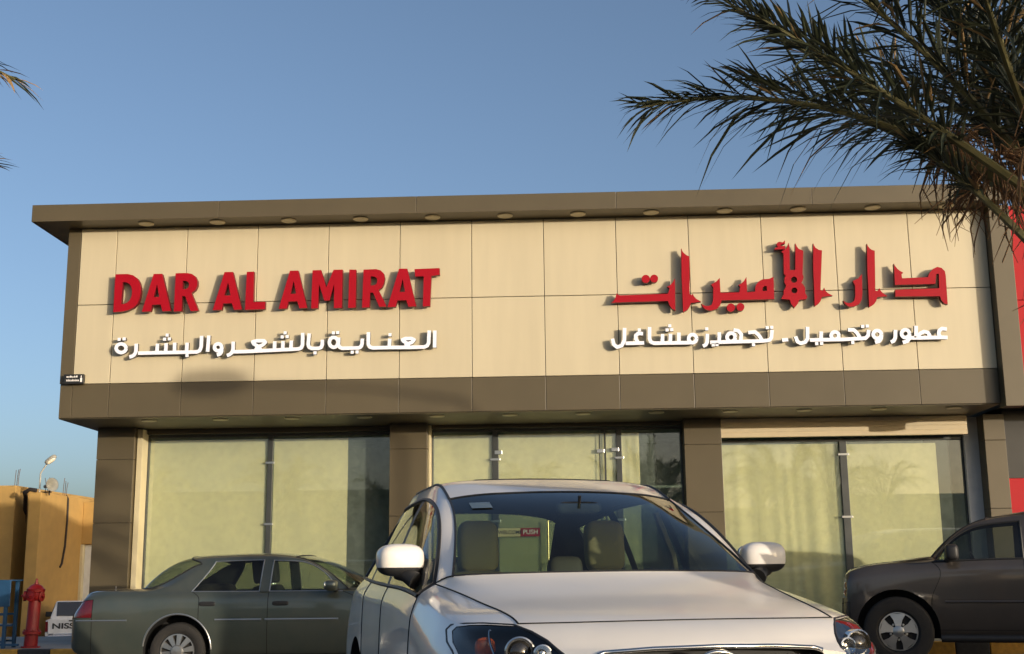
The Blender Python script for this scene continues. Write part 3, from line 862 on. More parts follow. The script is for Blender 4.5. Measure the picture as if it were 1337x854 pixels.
for cx, cy, cz in ((-20.35, 27.4, 4.62), (-21.4, 27.4, 4.62), (-18.95, 26.9, 4.3), (-18.5, 30.6, 4.16), (-18.2, 30.6, 4.16), (-18.98, 28.6, 4.3)):
    for dx, dy in ((0, 0), (.12, .02), (.02, .13)):
        h = .45 + .25 * random.random()
        m.tube([(cx + dx, cy + dy, cz - .2), (cx + dx + .02, cy + dy, cz + h * .6), (cx + dx + random.uniform(-.06, .06), cy + dy, cz + h)], .012, 5)
m.build('rebar', 'rust', yb)

m = MB()
pts = [(-18.95, 26.16, 4.36), (-19.2, 26.14, 4.40), (-19.45, 26.3, 4.30), (-19.8, 27.2, 4.2), (-20.15, 28.0, 3.6), (-20.22, 28.11, 2.4), (-20.30, 28.12, 1.0), (-20.36, 28.12, .15)]
m.tube(pts, .075, 8)
tag(m.build('cable_bundle', 'cable', smooth=60), 'thick dark cable bundle running down the ochre wall to a grey box', 'cable')
m = MB()
m.tube([(-18.80, 28.5, 4.31), (-18.72, 28.5, 4.2), (-18.70, 28.5, 3.4), (-18.71, 28.45, 2.4), (-18.71, 28.25, 1.75), (-18.72, 28.12, 1.62)], .04, 6)
tag(m.build('hanging_cable', 'cable', smooth=60), 'thin loose cable hanging from the roof edge of the ochre wall', 'cable')
t = thing('junction_box', 'pale grey junction box low on the ochre wall under the cables', 'box', (-20.45, 28.1, -.1))
m = MB()
m.box(-20.68, -20.20, 27.95, 28.2, -.55, .18)
m.build('case', 'grey_box', t, bevel=.02)
m = MB()
m.box(-20.64, -20.24, 27.93, 27.95, -.50, .13)
m.build('lid', 'grey_box', t, bevel=.01)

t = thing('roof_lamp', 'flood lamp on a bent pole above the ochre building', 'lamp', (-18.95, 26.4, 4.30))
m = MB()
m.tube([(-18.95, 26.4, 4.25), (-18.95, 26.4, 5.0), (-18.70, 26.35, 5.36)], .03, 8)
m.build('pole', 'grey_box', t, smooth=50)
m = MB()
m.sellip((-18.58, 26.34, 5.50), (.24, .12, .09), .7, 20, 12, rot=Matrix.Rotation(-R(38), 3, 'Y'))
m.build('lamp_head', 'horn', t, smooth=60)
m = MB()
m.sellip((-18.55, 26.31, 5.45), (.19, .09, .075), .8, 18, 10, 0, rot=Matrix.Rotation(-R(38), 3, 'Y'))
m.build('lens', 'lampglass', t, smooth=60)
t = thing('horn_loudspeaker', 'grey horn loudspeaker standing on the ochre roof edge beside the lamp pole', 'loudspeaker', (-18.5, 26.5, 4.30))
m = MB()
m.tube([(-18.62, 26.5, 4.2), (-18.62, 26.5, 4.46)], .03, 8)
m.box(-18.9, -18.56, 26.42, 26.58, 4.302, 4.34)
m.build('bracket', 'cable', t)
m = MB()
ax = Vector((.80, -.58, .10))
m.lathe(Vector((-18.80, 26.5, 4.52)), ax, [(.06, 0), (.07, .10), (.05, .13), (.055, .2), (.09, .31), (.15, .41), (.235, .48), (.25, .49), (.235, .48), (.14, .38), (.07, .28), (.02, .22)], 28)
m.build('horn', 'horn', t, smooth=50)

# ------------------------------------------------------------------ hydrant and blue steel rack
t = thing('fire_hydrant', 'red pillar fire hydrant on the pavement by the striped kerb', 'hydrant', (-7.90, .8, .175), rz=0)
t.rotation_euler = (0, R(2.0), 0)
t.scale = (.88, .88, 1.0)
m = MB()
m.lathe((0, 0, 0), (0, 0, 1), [(.16, 0), (.16, .025), (.115, .03), (.112, .19), (.12, .20), (.155, .205), (.155, .245), (.115, .25), (.108, .27), (.104, .66), (.10, .70), (.125, .72), (.14, .74), (.145, .80), (.13, .825), (.15, .83), (.155, .875), (.13, .885), (.10, .92), (.05, .945)], 32)
m.build('barrel', 'hydrant', t, world=False, smooth=35)
m = MB()
m.lathe((0, 0, .94), (0, 0, 1), [(.035, 0), (.035, .03), (.024, .035), (.022, .08), (.012, .09)], 6)
m.build('operating_nut', 'hydrant', t, world=False, smooth=35)
for ax in ((-1, -.25, 0), (1, -.3, 0), (-.1, -1, 0)):
    m = MB()
    L = .19 if ax[0] < -.5 else (.14 if ax[0] > .5 else .17)
    m.lathe((0, 0, .765), ax, [(.06, .05), (.06, L - .05), (.078, L - .045), (.078, L), (.05, L + .005), (.02, L + .01), (.018, L + .04), (.01, L + .042)], 18)
    m.build('outlet', 'hydrant', t, world=False, smooth=35)
m = MB()
for k in range(6):
    a = k * math.pi / 3
    for zz in (.19, .25):
        m.lathe((.138 * math.cos(a), .138 * math.sin(a), zz), (0, 0, 1), [(.013, 0), (.013, .016), (.008, .02)], 6)
m.build('bolt', 'hydrant', t, world=False)

t = thing('steel_rack', 'dark blue painted steel rack standing on the pavement at the left edge', 'rack', (-8.5, .8, .175))
m = MB()
for xx in (-9.1, -8.24):
    for yy in (.62, .98):
        m.box(xx - .025, xx + .025, yy - .025, yy + .025, .175, 1.18)
for zz in (.26, .50, .66):
    m.box(-9.12, -8.12 if zz == .5 else -8.22, .60, .63, zz, zz + .03)
    m.box(-9.12, -8.22, .97, 1.0, zz, zz + .03)
m.box(-9.12, -8.0, .60, .63, .215, .245)
m.build('frame', 'blue', t, bevel=.004)
m = MB()
m.box(-9.15, -8.17, .585, .605, .79, 1.19)
m.box(-9.15, -8.17, .605, 1.02, 1.17, 1.19)
m.build('top_panel', 'blue', t, bevel=.006)
m = MB()
m.box(-9.08, -8.3, .66, .95, .51, .53)
m.box(-9.08, -8.3, .66, .95, .29, .31)
m.build('shelf', 'grey_box', t, bevel=.003)
# ------------------------------------------------------------------ lofted car bodies
def pchip(t, Y, tq):
    t = np.asarray(t, float)
    Y = np.asarray(Y, float)
    n = len(t)
    h = np.diff(t)
    h[h < 1e-6] = 1e-6
    dl = np.diff(Y, axis=0) / h[:, None]
    d = np.zeros_like(Y)
    if n == 2:
        d[:] = dl[0]
    else:
        for k in range(1, n - 1):
            w1, w2 = 2 * h[k] + h[k - 1], h[k] + 2 * h[k - 1]
            a, b = dl[k - 1], dl[k]
            ok = a * b > 0
            with np.errstate(divide='ignore', invalid='ignore'):
                v = (w1 + w2) / (w1 / a + w2 / b)
            d[k] = np.where(ok, v, 0)
        def end(h0, h1, a, b):
            v = ((2 * h0 + h1) * a - h0 * b) / (h0 + h1)
            v = np.where(v * a <= 0, 0, v)
            return np.where((a * b <= 0) & (abs(v) > abs(3 * a)), 3 * a, v)
        d[0] = end(h[0], h[1], dl[0], dl[1])
        d[-1] = end(h[-1], h[-2], dl[-1], dl[-2])
    out = np.zeros((len(tq), Y.shape[1]))
    for q, x in enumerate(tq):
        k = min(max(np.searchsorted(t, x) - 1, 0), n - 2)
        s = min(max((x - t[k]) / h[k], 0), 1)
        out[q] = ((1 + 2 * s) * (1 - s) ** 2 * Y[k] + s * (1 - s) ** 2 * h[k] * d[k] + s * s * (3 - 2 * s) * Y[k + 1] + s * s * (s - 1) * h[k] * d[k + 1])
    return out

def pw(t, Y, segres, breaks):
    """piecewise monotone interpolation with corners at the break indices"""
    n = len(t)
    cuts = [0] + sorted(b for b in breaks if 0 < b < n - 1) + [n - 1]
    out = []
    for a, b in zip(cuts[:-1], cuts[1:]):
        tq = []
        for k in range(a, b):
            tq += [t[k] + (t[k + 1] - t[k]) * i / segres[k] for i in range(segres[k])]
        if b == n - 1:
            tq.append(t[b])
        out.append(pchip(t[a:b + 1], Y[a:b + 1], tq))
    return np.concatenate(out)

class Loft:
    """grid of stations (front to rear) by lines (underside centre, up the side, to the roof centre)"""
    def __init__(s, net, step=.05, ubreaks=None, vbreaks=(), vres=None):
        P = np.array(net, float)
        ns, nl = P.shape[:2]
        du = np.linalg.norm(np.diff(P, axis=0), axis=2).mean(1)
        dv = np.linalg.norm(np.diff(P, axis=1), axis=2).mean(0)
        ur = [max(2, int(round(d / step))) for d in du]
        vr = vres or [max(2, int(round(d / step))) for d in dv]
        tu = np.concatenate([[0], np.cumsum(du)])
        tv = np.concatenate([[0], np.cumsum(dv)])
        ub = ubreaks or {}
        lines = [pw(tu, P[:, j], ur, ub.get(j, ())) for j in range(nl)]
        L = np.stack(lines, 1)
        G = np.stack([pw(tv, L[i], vr, vbreaks) for i in range(L.shape[0])])
        s.G = G
        s.useg = [k for k in range(ns - 1) for _ in range(ur[k])]
        s.vseg = [k for k in range(nl - 1) for _ in range(vr[k])]
        U, V = G.shape[:2]
        G[:, 0, 1] = 0
        G[:, -1, 1] = 0
        verts, ring = [], []
        for i in range(U):
            r = []
            for j in range(V):
                r.append(len(verts))
                verts.append(tuple(G[i, j]))
            for j in range(V - 2, 0, -1):
                r.append(len(verts))
                g = G[i, j]
                verts.append((g[0], -g[1], g[2]))
            ring.append(r)
        Mn = len(ring[0])
        faces, info = [], []
        for i in range(U - 1):
            for k in range(Mn):
                k2 = (k + 1) % Mn
                faces.append((ring[i][k], ring[i][k2], ring[i + 1][k2], ring[i + 1][k]))
                side = 1 if k < V - 1 else -1
                j = k if side == 1 else Mn - 1 - k
                info.append((s.useg[i], s.vseg[j], side))
        for end, i in ((-1, 0), (-2, U - 1)):
            c = np.mean([verts[q] for q in ring[i]], axis=0)
            cc = len(verts)
            verts.append(tuple(c))
            for k in range(Mn):
                k2 = (k + 1) % Mn
                f = (ring[i][k2], ring[i][k], cc) if end == -1 else (ring[i][k], ring[i][k2], cc)
                faces.append(f)
                info.append((end, s.vseg[k if k < V - 1 else Mn - 1 - k], 1 if k < V - 1 else -1))
        s.verts, s.faces, s.info = verts, faces, info
        s.bvh = BVHTree.FromPolygons(verts, faces)

    def side(s, x, z, sd):
        h = s.bvh.ray_cast(Vector((x, sd * 4, z)), Vector((0, -sd, 0)))
        return h[0], h[1]

    def front(s, y, z):
        h = s.bvh.ray_cast(Vector((5, y, z)), Vector((-1, 0, 0)))
        return h[0], h[1]

    def rear(s, y, z):
        h = s.bvh.ray_cast(Vector((-12, y, z)), Vector((1, 0, 0)))
        return h[0], h[1]

    def top(s, x, y):
        h = s.bvh.ray_cast(Vector((x, y, 5)), Vector((0, 0, -1)))
        return h[0], h[1]

def prism_mesh(poly3a, poly3b, mname):
    n = len(poly3a)
    me = bpy.data.meshes.new('cut')
    me.from_pydata([tuple(p) for p in poly3a] + [tuple(p) for p in poly3b], [],
                   [(i, (i + 1) % n, n + (i + 1) % n, n + i) for i in range(n)] + [tuple(range(n - 1, -1, -1)), tuple(n + i for i in range(n))])
    bm = bmesh.new()
    bm.from_mesh(me)
    bmesh.ops.recalc_face_normals(bm, faces=bm.faces)
    bm.to_mesh(me)
    bm.free()
    me.materials.append(slotmat(mname))
    ob = bpy.data.objects.new('cut', me)
    COL.objects.link(ob)
    return ob

_slots = {}
def slotmat(n):
    if n not in _slots:
        _slots[n] = bpy.data.materials.new('slot_' + n)
    return _slots[n]

def wheel_cut(x, z, r, y0, y1):
    n = 40
    a = [(x + r * math.cos(2 * math.pi * k / n), y0, z + r * math.sin(2 * math.pi * k / n)) for k in range(n)]
    b = [(p[0], y1, p[2]) for p in a]
    return prism_mesh(a, b, 'arch')

def split_body(loft, slot, cutters, partdefs, parent, seampairs, smooth=38):
    """cut the shell, then hand every slot's faces to the part it belongs to, keeping the normals of the whole shell"""
    names = []
    idx = []
    for inf in loft.info:
        n = slot(*inf)
        if n not in names:
            names.append(n)
        idx.append(names.index(n))
    me = bpy.data.meshes.new('shell')
    me.from_pydata(loft.verts, [], loft.faces)
    for n in names:
        me.materials.append(slotmat(n))
    me.polygons.foreach_set('material_index', idx)
    bm = bmesh.new()
    bm.from_mesh(me)
    bmesh.ops.recalc_face_normals(bm, faces=bm.faces)
    bm.to_mesh(me)
    bm.free()
    ob = bpy.data.objects.new('shell', me)
    COL.objects.link(ob)
    for c in cutters:
        b = ob.modifiers.new('b', 'BOOLEAN')
        b.operation = 'DIFFERENCE'
        b.solver = 'EXACT'
        b.material_mode = 'TRANSFER'
        b.object = c
    dg = bpy.context.evaluated_depsgraph_get()
    res = bpy.data.meshes.new_from_object(ob.evaluated_get(dg))
    for c in cutters:
        bpy.data.objects.remove(c)
    bpy.data.objects.remove(ob)
    res.shade_smooth()
    res.set_sharp_from_angle(angle=R(smooth))
    mats = [m.name[5:].split('.')[0] if m else 'body' for m in res.materials]
    cn = [Vector(n.vector) for n in res.corner_normals]
    byslot = {}
    for p in res.polygons:
        byslot.setdefault(mats[p.material_index], []).append(p.index)
    vco = [v.co.copy() for v in res.vertices]
    made = {}
    for pname, (slots, matnames, par) in partdefs.items():
        polys, mi = [], []
        for k, sl in enumerate(slots):
            for q in byslot.get(sl, []):
                polys.append(q)
                mi.append(k)
        if not polys:
            continue
        vm, vs, fs, nn = {}, [], [], []
        for q in polys:
            p = res.polygons[q]
            f = []
            for li in p.loop_indices:
                v = res.loops[li].vertex_index
                if v not in vm:
                    vm[v] = len(vs)
                    vs.append(vco[v])
                f.append(vm[v])
                nn.append(cn[li])
            fs.append(f)
        nm = bpy.data.meshes.new(pname)
        nm.from_pydata(vs, [], fs)
        for x in matnames:
            nm.materials.append(M[x])
        nm.polygons.foreach_set('material_index', mi)
        nm.shade_smooth()
        nm.normals_split_custom_set(nn)
        o = bpy.data.objects.new(pname.split('#')[0], nm)
        COL.objects.link(o)
        o.parent = made[par] if par else parent
        made[pname] = o
    # seams between slots
    emap = {}
    for p in res.polygons:
        for ek in p.edge_keys:
            emap.setdefault(ek, []).append(mats[p.material_index])
    out = {}
    for (a, b), sl in emap.items():
        if len(sl) == 2 and sl[0] != sl[1]:
            for key, (test, r) in seampairs.items():
                if test(sl[0], sl[1]):
                    va, vb = vco[a], vco[b]
                    kk = (key, 1 if va.y + vb.y > 0 else -1) if key in ('frame', 'chrome') else key
                    out.setdefault(kk, (MB(), r))
                    mb, rr = out[kk]
                    d = vb - va
                    if d.length > 1e-5:
                        e = d.normalized() * rr * .5
                        mb.tube([va - e, vb + e], rr, 6, 0, False)
                    break
    bpy.data.meshes.remove(res)
    return made, out

def make_wheel(par, x, y, z, r, rr, side, style, width=.22, nspoke=5):
    """tyre with a rounded shoulder, rim with spokes over a dark recess; side=+1 left, -1 right"""
    o = (x, y, z)
    ax = (0, side, 0)
    t = MB()
    w = width / 2
    t.lathe(o, ax, [(rr * .98, -w * .9), (r * .93, -w), (r * .985, -w * .82), (r, -w * .5), (r * 1.0, 0), (r, w * .5), (r * .985, w * .80), (r * .95, w * .97), (r * .86, w * 1.06), (rr * 1.08, w * 1.0), (rr * 1.0, w * .86), (rr * .97, w * .5)], 48)
    wh = t.build('wheel', 'rubber', par, world=False, smooth=35)
    m = MB()
    m.lathe(o, ax, [(rr * .99, w * .45), (rr * 1.0, w * .84), (rr * .965, w * .88), (rr * .93, w * .80), (rr * .90, w * .3), (.03, w * .15)], 48, 1)
    a_out = w * .80
    O = Vector(o)
    def pt(rad, ang, h):
        return O + Vector((rad * math.cos(ang), side * h, rad * math.sin(ang)))
    if style == 'multi':
        n = 10
        for k in range(n):
            a = 2 * math.pi * (k + .3) / n
            hw0, hw1 = .30, .17
            vs = []
            for h in (a_out, a_out - .03):
                vs += [pt(rr * .30, a - hw0, h + .012), pt(rr * .30, a + hw0, h + .012), pt(rr * .96, a + hw1, h), pt(rr * .96, a - hw1, h)]
            m.add(vs, [(0, 1, 2, 3), (7, 6, 5, 4), (0, 4, 5, 1), (1, 5, 6, 2), (2, 6, 7, 3), (3, 7, 4, 0)], 0)
        m.lathe(o, ax, [(rr * .36, a_out - .03), (rr * .36, a_out + .012), (rr * .30, a_out + .03), (rr * .10, a_out + .035), (.001, a_out + .036)], 28, 0, False)
        m.lathe(o, ax, [(rr * .985, a_out - .02), (rr * .985, a_out + .004), (rr * .90, a_out + .006), (rr * .88, a_out - .01)], 48, 0, False)
    else:
        n = nspoke
        for k in range(n):
            a = 2 * math.pi * (k + .25) / n
            hw0, hw1 = .52, .44
            vs = []
            for h in (a_out, a_out - .04):
                vs += [pt(rr * .24, a - hw0, h + .015), pt(rr * .24, a + hw0, h + .015), pt(rr * .60, a + .36, h + .008), pt(rr * .95, a + hw1, h), pt(rr * .95, a - hw1, h), pt(rr * .60, a - .36, h + .008)]
            m.add(vs, [(0, 1, 2, 5), (2, 3, 4, 5), (11, 8, 7, 6), (11, 10, 9, 8), (0, 6, 7, 1), (1, 7, 8, 2), (2, 8, 9, 3), (3, 9, 10, 4), (4, 10, 11, 5), (5, 11, 6, 0)], 0)
        m.lathe(o, ax, [(rr * .28, a_out - .04), (rr * .28, a_out + .014), (rr * .22, a_out + .022), (.001, a_out + .026)], 28, 0, False)
        for k in range(n):
            a = 2 * math.pi * (k + .75) / n
            m.lathe(pt(rr * .40, a, a_out - .03), ax, [(.016, 0), (.016, .03), (.01, .034)], 6, 0)
        m.lathe(o, ax, [(rr * .985, a_out - .02), (rr * .985, a_out + .004), (rr * .90, a_out + .006), (rr * .88, a_out - .01)], 48, 0, False)
    m.build('rim', ['rim', 'hub'], wh, world=False, smooth=30)
    return wh

def cushion_seat(par, x, y, z, matn, heady=None, w=.25, hz=.0):
    """car seat: cushion, backrest, headrest on two posts"""
    m = MB()
    m.sellip((x + .22, y, z), (.27, w, .10), .45, 24, 12)
    s = m.build('seat', matn, par, world=False, smooth=60)
    m = MB()
    m.sellip((x - .10, y, z + .28), (.10, w - .01, .32), .5, 24, 14, rot=Matrix.Rotation(-.22, 3, 'Y'))
    m.build('backrest', matn, s, world=False, smooth=60)
    m = MB()
    m.sellip((x - .19, y, z + .82 + hz), (.06, .118, .150), .42, 28, 16, rot=Matrix.Rotation(-.12, 3, 'Y'))
    for q in (-.06, .06):
        m.tube([(x - .18, y + q, z + .60), (x - .19, y + q, z + .80 + hz)], .008, 8, 1)
    m.build('headrest', [matn, 'chrome'], s, world=False, smooth=50)
    return s

def project_poly(loft, poly, step=.02, off=.004, mode='front'):
    """mesh of a y,z (or x,z) outline laid on the shell"""
    xs = [p[0] for p in poly]
    zs = [p[1] for p in poly]
    inner = []
    x = min(xs)
    while x < max(xs):
        z = min(zs)
        while z < max(zs):
            if inpoly((x, z), poly):
                inner.append((x, z))
            z += step
        x += step
    dense = []
    for i in range(len(poly)):
        a, b = poly[i], poly[(i + 1) % len(poly)]
        n = max(1, int(math.hypot(b[0] - a[0], b[1] - a[1]) / step))
        dense += [(a[0] + (b[0] - a[0]) * k / n, a[1] + (b[1] - a[1]) * k / n) for k in range(n)]
    vs = [Vector(p) for p in dense + inner]
    es = [(i, (i + 1) % len(dense)) for i in range(len(dense))]
    r = delaunay_2d_cdt(vs, es, [], 1, 1e-5)
    out, ok = [], []
    for v in r[0]:
        if mode == 'front':
            h, n = loft.front(v.x, v.y)
        elif mode == 'rear':
            h, n = loft.rear(v.x, v.y)
        else:
            h, n = loft.side(v.x, v.y, 1 if mode == 'left' else -1)
        ok.append(h is not None)
        out.append(h + n * off if h is not None else Vector((0, 0, 0)))
    fs = [tuple(t) for t in r[2] if all(ok[i] for i in t)]
    return out, fs, [out[i] for i in range(len(dense))]

# ================================================================== white SUV
def build_suv():
    T = thing('suv', 'pearl white SUV with beige seats parked nose towards the viewer', 'car', (.543, -12.403, 0), R(-75))
    def st(x, l1, l2, l3, l4, l5, l6, l7, l8, l9, z0=.2):
        return [(x, 0, z0), l1, l2, l3, l4, l5, l6, l7, l8, l9]
    def low(x, w=.97, z2=.38, z3=.68):
        return (x, .80, .22), (x, w - .03, z2), (x, w, z3)
    rail = .985
    net = [
        st(.95, (.90, .48, .28), (.84, .66, .38), (.82, .72, .56), (.82, .72, .72), (.83, .68, .815), (.86, .60, .875), (.90, .45, .90), (.94, .22, .916), (.955, 0, .923), .28),
        st(.80, (.70, .68, .22), (.60, .86, .36), (.55, .90, .60), (.55, .888, .80), (.60, .835, .895), (.72, .68, .917), (.81, .52, .922), (.895, .27, .934), (.925, 0, .94)),
        st(.45, (.45, .78, .22), (.43, .925, .36), (.36, .957, .62), (.34, .935, .86), (.37, .868, .985), (.55, .672, 1.005), (.64, .50, 1.009), (.705, .27, 1.013), (.73, 0, 1.015)),
        st(0, (0, .8, .22), (0, .94, .38), (0, .972, .66), (0, .96, .89), (0, .905, 1.035), (.03, .735, 1.083), (.07, .56, 1.098), (.11, .30, 1.108), (.13, 0, 1.112)),
        st(-.5, *low(-.5), (-.5, .957, .98), (-.52, .915, 1.10), (-.56, .83, 1.155), (-.44, .762, 1.192), (-.28, .40, 1.203), (-.22, 0, 1.206)),
        st(-1.3, *low(-1.3), (-1.3, .957, 1.02), (-1.3, .915, 1.135), (-1.25, .715, 1.56), (-1.28, .635, 1.603), (-1.18, .40, 1.628), (-1.13, 0, 1.636)),
        st(-1.66, *low(-1.66), (-1.66, .958, 1.03), (-1.66, .915, 1.14), (-1.66, .705, 1.622), (-1.66, .632, 1.706), (-1.66, .40, 1.737), (-1.66, 0, 1.745)),
        st(-1.76, *low(-1.76), (-1.76, .958, 1.03), (-1.76, .915, 1.142), (-1.76, .705, 1.626), (-1.76, .632, 1.712), (-1.76, .40, 1.743), (-1.76, 0, 1.752)),
        st(-2.58, *low(-2.58, .975), (-2.58, .965, 1.05), (-2.62, .905, 1.16), (-2.56, .697, 1.612), (-2.56, .625, 1.712), (-2.56, .40, 1.746), (-2.56, 0, 1.757)),
        st(-2.70, *low(-2.70, .98), (-2.70, .967, 1.05), (-2.74, .90, 1.163), (-2.66, .685, 1.592), (-2.66, .60, 1.695), (-2.66, .40, 1.738), (-2.66, 0, 1.753)),
        st(-3.40, *low(-3.40, .985), (-3.40, .95, 1.06), (-3.44, .86, 1.18), (-3.32, .665, 1.525), (-3.32, .585, 1.655), (-3.32, .38, 1.705), (-3.32, 0, 1.722)),
        st(-3.78, *low(-3.80, .955), (-3.80, .90, 1.06), (-3.80, .80, 1.19), (-3.72, .665, 1.45), (-3.70, .60, 1.575), (-3.74, .36, 1.635), (-3.76, 0, 1.65)),
        st(-4.02, (-4.02, .74, .3), (-4.04, .85, .42), (-4.05, .88, .68), (-4.02, .84, .99), (-4.0, .77, 1.12), (-4.0, .70, 1.135), (-4.0, .60, 1.14), (-4.05, .36, 1.145), (-4.07, 0, 1.15), .3),
        st(-4.10, (-4.10, .6, .36), (-4.12, .7, .46), (-4.12, .72, .68), (-4.10, .70, .86), (-4.10, .66, .95), (-4.10, .58, .98), (-4.10, .45, .99), (-4.12, .25, 1.0), (-4.13, 0, 1.0), .36),
    ]
    ub = {j: (4,) for j in (6, 7, 8, 9)}
    for j in (7, 8, 9):
        ub[j] = (1, 4, 11, 12)
    L = Loft(net, .045, ub, (5,), [4, 4, 5, 7, 5, 9, 4, 5, 6])
    def slot(s, v, sd):
        k = 'l' if sd > 0 else 'r'
        if v >= 7 and s == 4:
            return 'windshield'
        if v >= 7 and s == 11:
            return 'rearwin'
        if v >= 6 and s in (2, 3):
            return 'hood'
        if v == 8 and s in (6, 7):
            return 'sunroof'
        if v == 5 and s in (4, 5):
            return 'win_front_' + k
        if v == 5 and s == 7:
            return 'win_rear_' + k
        if v == 5 and s == 9:
            return 'win_quarter_' + k
        if v == 5 and s in (6, 8):
            return 'post'
        if v in (2, 3, 4) and s in (4, 5):
            return 'door_front_' + k
        if v in (2, 3, 4) and s in (6, 7):
            return 'door_rear_' + k
        if v in (0, 1) and 2 <= s <= 10:
            return 'sill'
        return 'body'
    cut = []
    for x in (0, -2.875):
        for sd in (1, -1):
            cut.append(wheel_cut(x, .38, .43, sd * .56, sd * 1.3))
    # headlamp pockets follow the photograph's outline of the lamp
    hl = [(.905, .975), (.89, .994), (.85, 1.003), (.79, 1.006), (.69, 1.002), (.64, .978), (.60, .948), (.565, .90), (.58, .85), (.66, .81), (.78, .79), (.87, .815), (.905, .87), (.915, .93)]
    lens = {}
    for sd in (1, -1):
        vs, fs, edge = project_poly(L, [(sd * a, b) for a, b in hl], .018, .002)
        lens[sd] = (vs, fs)
        back = []
        frontp = []
        for a, b in hl:
            h, n = L.front(sd * a, b)
            if h is None:
                h = Vector((.35, sd * a, b))
            back.append(Vector((h.x - .085, sd * a * .985, .93 + (b - .93) * .93)))
            frontp.append(Vector((1.5, sd * a, b)))
        cut.append(prism_mesh(back, frontp, 'lamp_pocket'))
    gr = [(-.46, .885), (-.43, .908), (-.25, .920), (0, .925), (.25, .920), (.43, .908), (.46, .885), (.36, .60), (-.36, .60)]
    cut.append(prism_mesh([(.80, a, b) for a, b in gr], [(1.5, a, b) for a, b in gr], 'grille_pocket'))
    parts = {
        'body': (['body', 'post', 'arch', 'sill', 'lamp_pocket', 'grille_pocket'], ['white_paint', 'black', 'hub', 'black', 'hub', 'hub'], None),
        'hood': (['hood'], ['white_dusty_paint'], None),
        'windshield': (['windshield'], ['carglass'], None),
        'rear_window': (['rearwin'], ['privacyglass'], None),
        'sunroof': (['sunroof'], ['roofglass'], None),
    }
    for k in 'lr':
        parts['door#f' + k] = (['door_front_' + k], ['white_paint'], None)
        parts['door#r' + k] = (['door_rear_' + k], ['white_paint'], None)
        parts['side_window#f' + k] = (['win_front_' + k], ['sideglass'], None)
        parts['side_window#r' + k] = (['win_rear_' + k], ['sideglass'], None)
        parts['side_window#q' + k] = (['win_quarter_' + k], ['sideglass'], None)
    isw = lambda n: n.startswith('win') or n == 'post'
    seams = {
        'gasket': (lambda a, b: ('windshield' in (a, b) or 'rearwin' in (a, b)), .006),
        'frame': (lambda a, b: isw(a) != isw(b), .012),
        'gap': (lambda a, b: (a.startswith('door') or b.startswith('door') or 'hood' in (a, b) or 'sunroof' in (a, b)) and not isw(a) and not isw(b), .0042),
    }
    made, sm = split_body(L, slot, cut, parts, T, seams)
    sm['gasket'][0].build('window_gasket', 'black', made['windshield'], world=False)
    for sd in (1, -1):
        sm[('frame', sd)][0].build('window_trim', 'black', T, world=False)
    sm['gap'][0].build('panel_gap', 'seam', made['body'], world=False)
    body = made['body']
    # roof ditch strip
    for sd in (1, -1):
        m = MB()
        pts = []
        for i, us in enumerate(L.useg):
            if 5 <= us <= 10:
                j = L.vseg.index(7)
                g = L.G[i, j]
                pts.append((g[0], sd * g[1], g[2] + .002))
        m.tube(pts, .008, 8)
        m.build('roof_strip', 'black', body, world=False, smooth=60)
    # black frit band along the top of the windshield and the base
    # nose: shut line between hood panel and bumper, chrome blade over the grille
    m = MB()
    pts = []
    for a in np.linspace(-.455, .455, 31):
        zt = np.interp(abs(a), [0, .25, .43, .46], [.928, .923, .911, .893])
        h, n = L.front(a, zt)
        pts.append(h + n * .004)
    m.tube(pts, .009, 8)
    g_ = MB()
    for k in range(7):
        z = .86 - k * .042
        ww = .455 - (.90 - z) * .30
        g_.tube([(.835 + .05 * math.cos(a / ww * 1.3), a, z) for a in np.linspace(-ww, ww, 15)], .007, 6)
    for k in range(-9, 10):
        g_.tube([(.84, k * .05 * .95, .885), (.84, k * .04, .60)], .004, 5)
    gg = g_.build('grille', 'black', T, world=False, smooth=60)
    m.build('grille_blade', 'chrome', gg, world=False, smooth=60)
    # winged oval badge
    m = MB()
    cx, cz = .962, .830
    ring = []
    for k in range(37):
        a = 2 * math.pi * k / 36
        ring.append((cx - .02 * abs(math.cos(a)) ** 2, .098 * math.cos(a), cz + .076 * math.sin(a)))
    m.tube(ring, .009, 8, 0, False)
    for sd in (1, -1):
        m.tube([(cx, sd * .088, cz + .01), (cx + .004, sd * .055, cz + .045), (cx + .008, sd * .025, cz + .02), (cx + .01, 0, cz - .03)], [.005, .009, .010, .007], 8)
    m.box(.87, .935, -.07, .07, cz - .05, cz + .05, 1)
    m.build('badge', ['chrome', 'black'], gg, world=False, smooth=60)
    # headlamps
    for sd in (1, -1):
        vs, fs = lens[sd]
        m = MB()
        m.add(vs, fs)
        hd = m.build('headlight', 'lens', T, world=False, smooth=60, fix=True)
        def hp(y, z, dep):
            h, n = L.front(sd * y, z)
            return Vector((h.x - dep, sd * y, z))
        m = MB()
        p = hp(.70, .905, .055)
        ax = Vector((1, sd * .12, 0))
        m.lathe(p, ax, [(.058, 0), (.060, .035), (.054, .038), (.050, .02), (.001, .018)], 28, 0)
        m.lathe(p + ax * .018, ax, [(.046, 0), (.042, .016), (.028, .028), (.001, .033)], 28, 2)
        m.build('projector_lamp', ['chrome', 'hub', 'roofglass'], hd, world=False, smooth=40)
        m = MB()
        p = hp(.80, .915, .10)
        m.sellip(p, (.02, .042, .040), .8, 20, 12)
        m.build('turn_lamp', 'amber', hd, world=False, smooth=60)
        m = MB()
        p = hp(.625, .90, .06)
        m.lathe(p, ax, [(.034, 0), (.037, .03), (.032, .032), (.012, .008), (.001, .012)], 20)
        pts = [hp(.772 + .018 * math.sin(q), .905 + .075 * math.cos(q), .03) for q in np.linspace(.1, 3.0, 12)]
